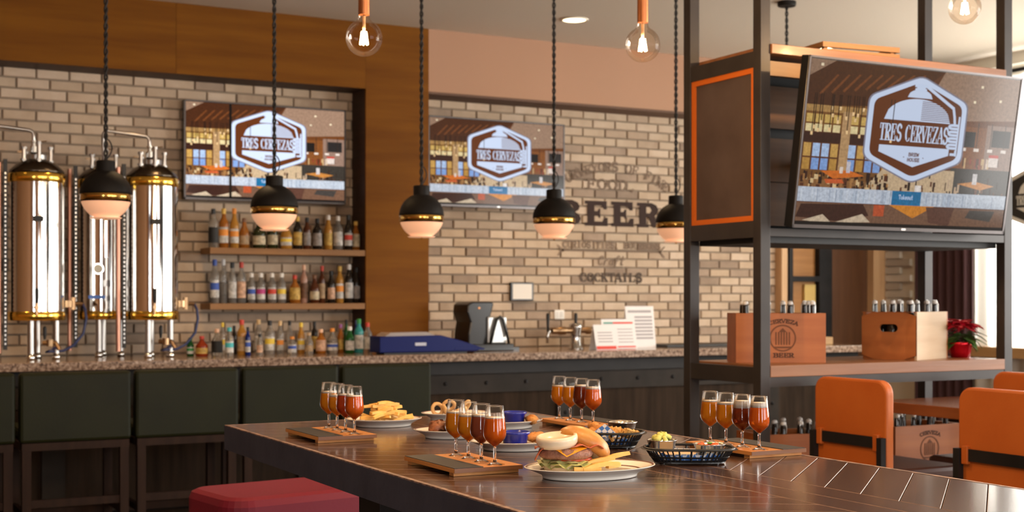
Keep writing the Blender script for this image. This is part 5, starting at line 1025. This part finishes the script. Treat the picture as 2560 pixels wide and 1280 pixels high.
tag(tri, 'blue checked paper corner standing up at the front of the basket behind the burger', 'paper liner')
for i, (dx, dy, L, rz) in enumerate(((-.055, -.01, .06, .2), (-.03, .0, .06, .9), (-.01, .012, .055, .4), (-.03, .03, .05, 1.4))):
    p = inb(B1, RZ1, dx, dy); nugget(*p, TT+.032+.006*i, L, .030, rz, fried, 'breaded chicken piece, %s from left in the basket' % ORD[i], 'fried chicken', 'chicken pieces in the basket', 30+i, 'chicken_piece')
wf = M('waffle_fry', (.52, .25, .05), .6, noise=(60, (.68, .40, .12), .2), bump=(80, .6))
def crinkle(L, wd, seed):
    n = 16; vs = []
    for i in range(n+1):
        t = i/n; z = .003*math.sin(t*PI*7); x = L*(t-.5)
        vs += [(x, -wd/2, z-.003), (x, wd/2, z-.003), (x, wd/2, z+.003), (x, -wd/2, z+.003)]
    return MB().add(vs, [(3, 2, 1, 0), tuple(n*4+k for k in range(4))]+[(i*4+k, i*4+(k+1) % 4, (i+1)*4+(k+1) % 4, (i+1)*4+k) for i in range(n) for k in range(4)]).jitter(.0006, seed).mesh('crinkle_fry', wf, False)
cf = [crinkle(.06, .018, 1), crinkle(.05, .022, 2)]
for i in range(9):
    p = inb(B1, RZ1, .02+.007*i, -.012+.025*math.sin(i*2.1)); tag(ob('crinkle_fry', cf[i % 2], loc=(*p, TT+.036+.005*math.sin(i*1.7)), rot=(.7+.3*math.sin(i), .3*math.cos(i*1.3), RZ1+.3+i*.5)), 'ridged crinkle-cut fry in the basket behind the burger', 'crinkle fry', 'crinkle fries in the basket')
steel_c = M('ramekin_steel', (.52, .50, .47), .22, 1)
ramekin(*inb(B1, RZ1, .035, .118), TT+.0, .040, .056, steel_c, 'steel cup standing behind the basket of waffle fries', None, True)
B2, RZ2 = (1.852, 2.600), math.radians(-30)
basket('black plastic basket with guacamole and salsa cups at the right', *B2, RZ2, .104, .066, .036)
liner((*B2, TT), RZ2, .104, .066, .036, 'blue checked paper liner in the basket with the dips', checked, 5)
q = inb(B2, RZ2, -.01, -.01); lin_ = ob('kraft_sheet', MB().add([(-.07, -.04, .0), (.02, -.045, .002), (.03, .02, .0), (-.06, .03, .001), (-.02, -.01, .004)], [(0, 1, 4), (1, 2, 4), (2, 3, 4), (3, 0, 4)]), kraft, loc=(*q, TT+.024), rot=(0, 0, RZ2)); tag(lin_, 'kraft paper sheet lying in the basket with the dips', 'paper')
g_ = inb(B2, RZ2, -.062, .022); ramekin(*g_, TT+.012, .036, .040, steel_c, 'steel cup heaped with guacamole in the right basket', None, True)
gm = MB(); rd = random.Random(9)
for k in range(26): a = rd.uniform(0, 2*PI); R = .026*math.sqrt(rd.random()); gm.sphere((R*math.cos(a), R*math.sin(a), .036+.016*(1-R/.03)+rd.uniform(0, .004)), rd.uniform(.005, .009), 7, 5)
tag(ob('guacamole', gm.jitter(.0012, 3), M('guacamole', (.50, .50, .08), .5, noise=(60, (.68, .66, .22), .25)), loc=(*g_, TT+.012), smooth=True), 'chunky heap of guacamole in the left steel cup', 'guacamole')
s_ = inb(B2, RZ2, .048, .0); ramekin(*s_, TT+.011, .038, .034, steel_c, 'steel cup of salsa and sour cream in the right basket', None, True)
sm_ = MB(); rd = random.Random(2)
for k in range(16): a = rd.uniform(0, 2*PI); R = .022*math.sqrt(rd.random()); sm_.sphere((R*math.cos(a)-.004, R*math.sin(a), .027+rd.uniform(0, .006)), rd.uniform(.004, .007), 7, 5)
sl_ = thing('salsa', 'red tomato salsa with sour cream in the right steel cup', 'salsa', (*s_, TT+.011)); ob('tomato_pieces', sm_, M('salsa_red', (.55, .10, .02), .35), sl_, smooth=True); ob('sour_cream', MB().sphere((.013, .008, .030), .012, 10, 6, sz=.6), M('sour_cream', (.75, .74, .72), .4), sl_, smooth=True); ob('herb', MB().sphere((-.002, -.004, .036), .005, 6, 4, sx=1.6, sz=.5), M('herb_green', (.12, .3, .04), .6), sl_)
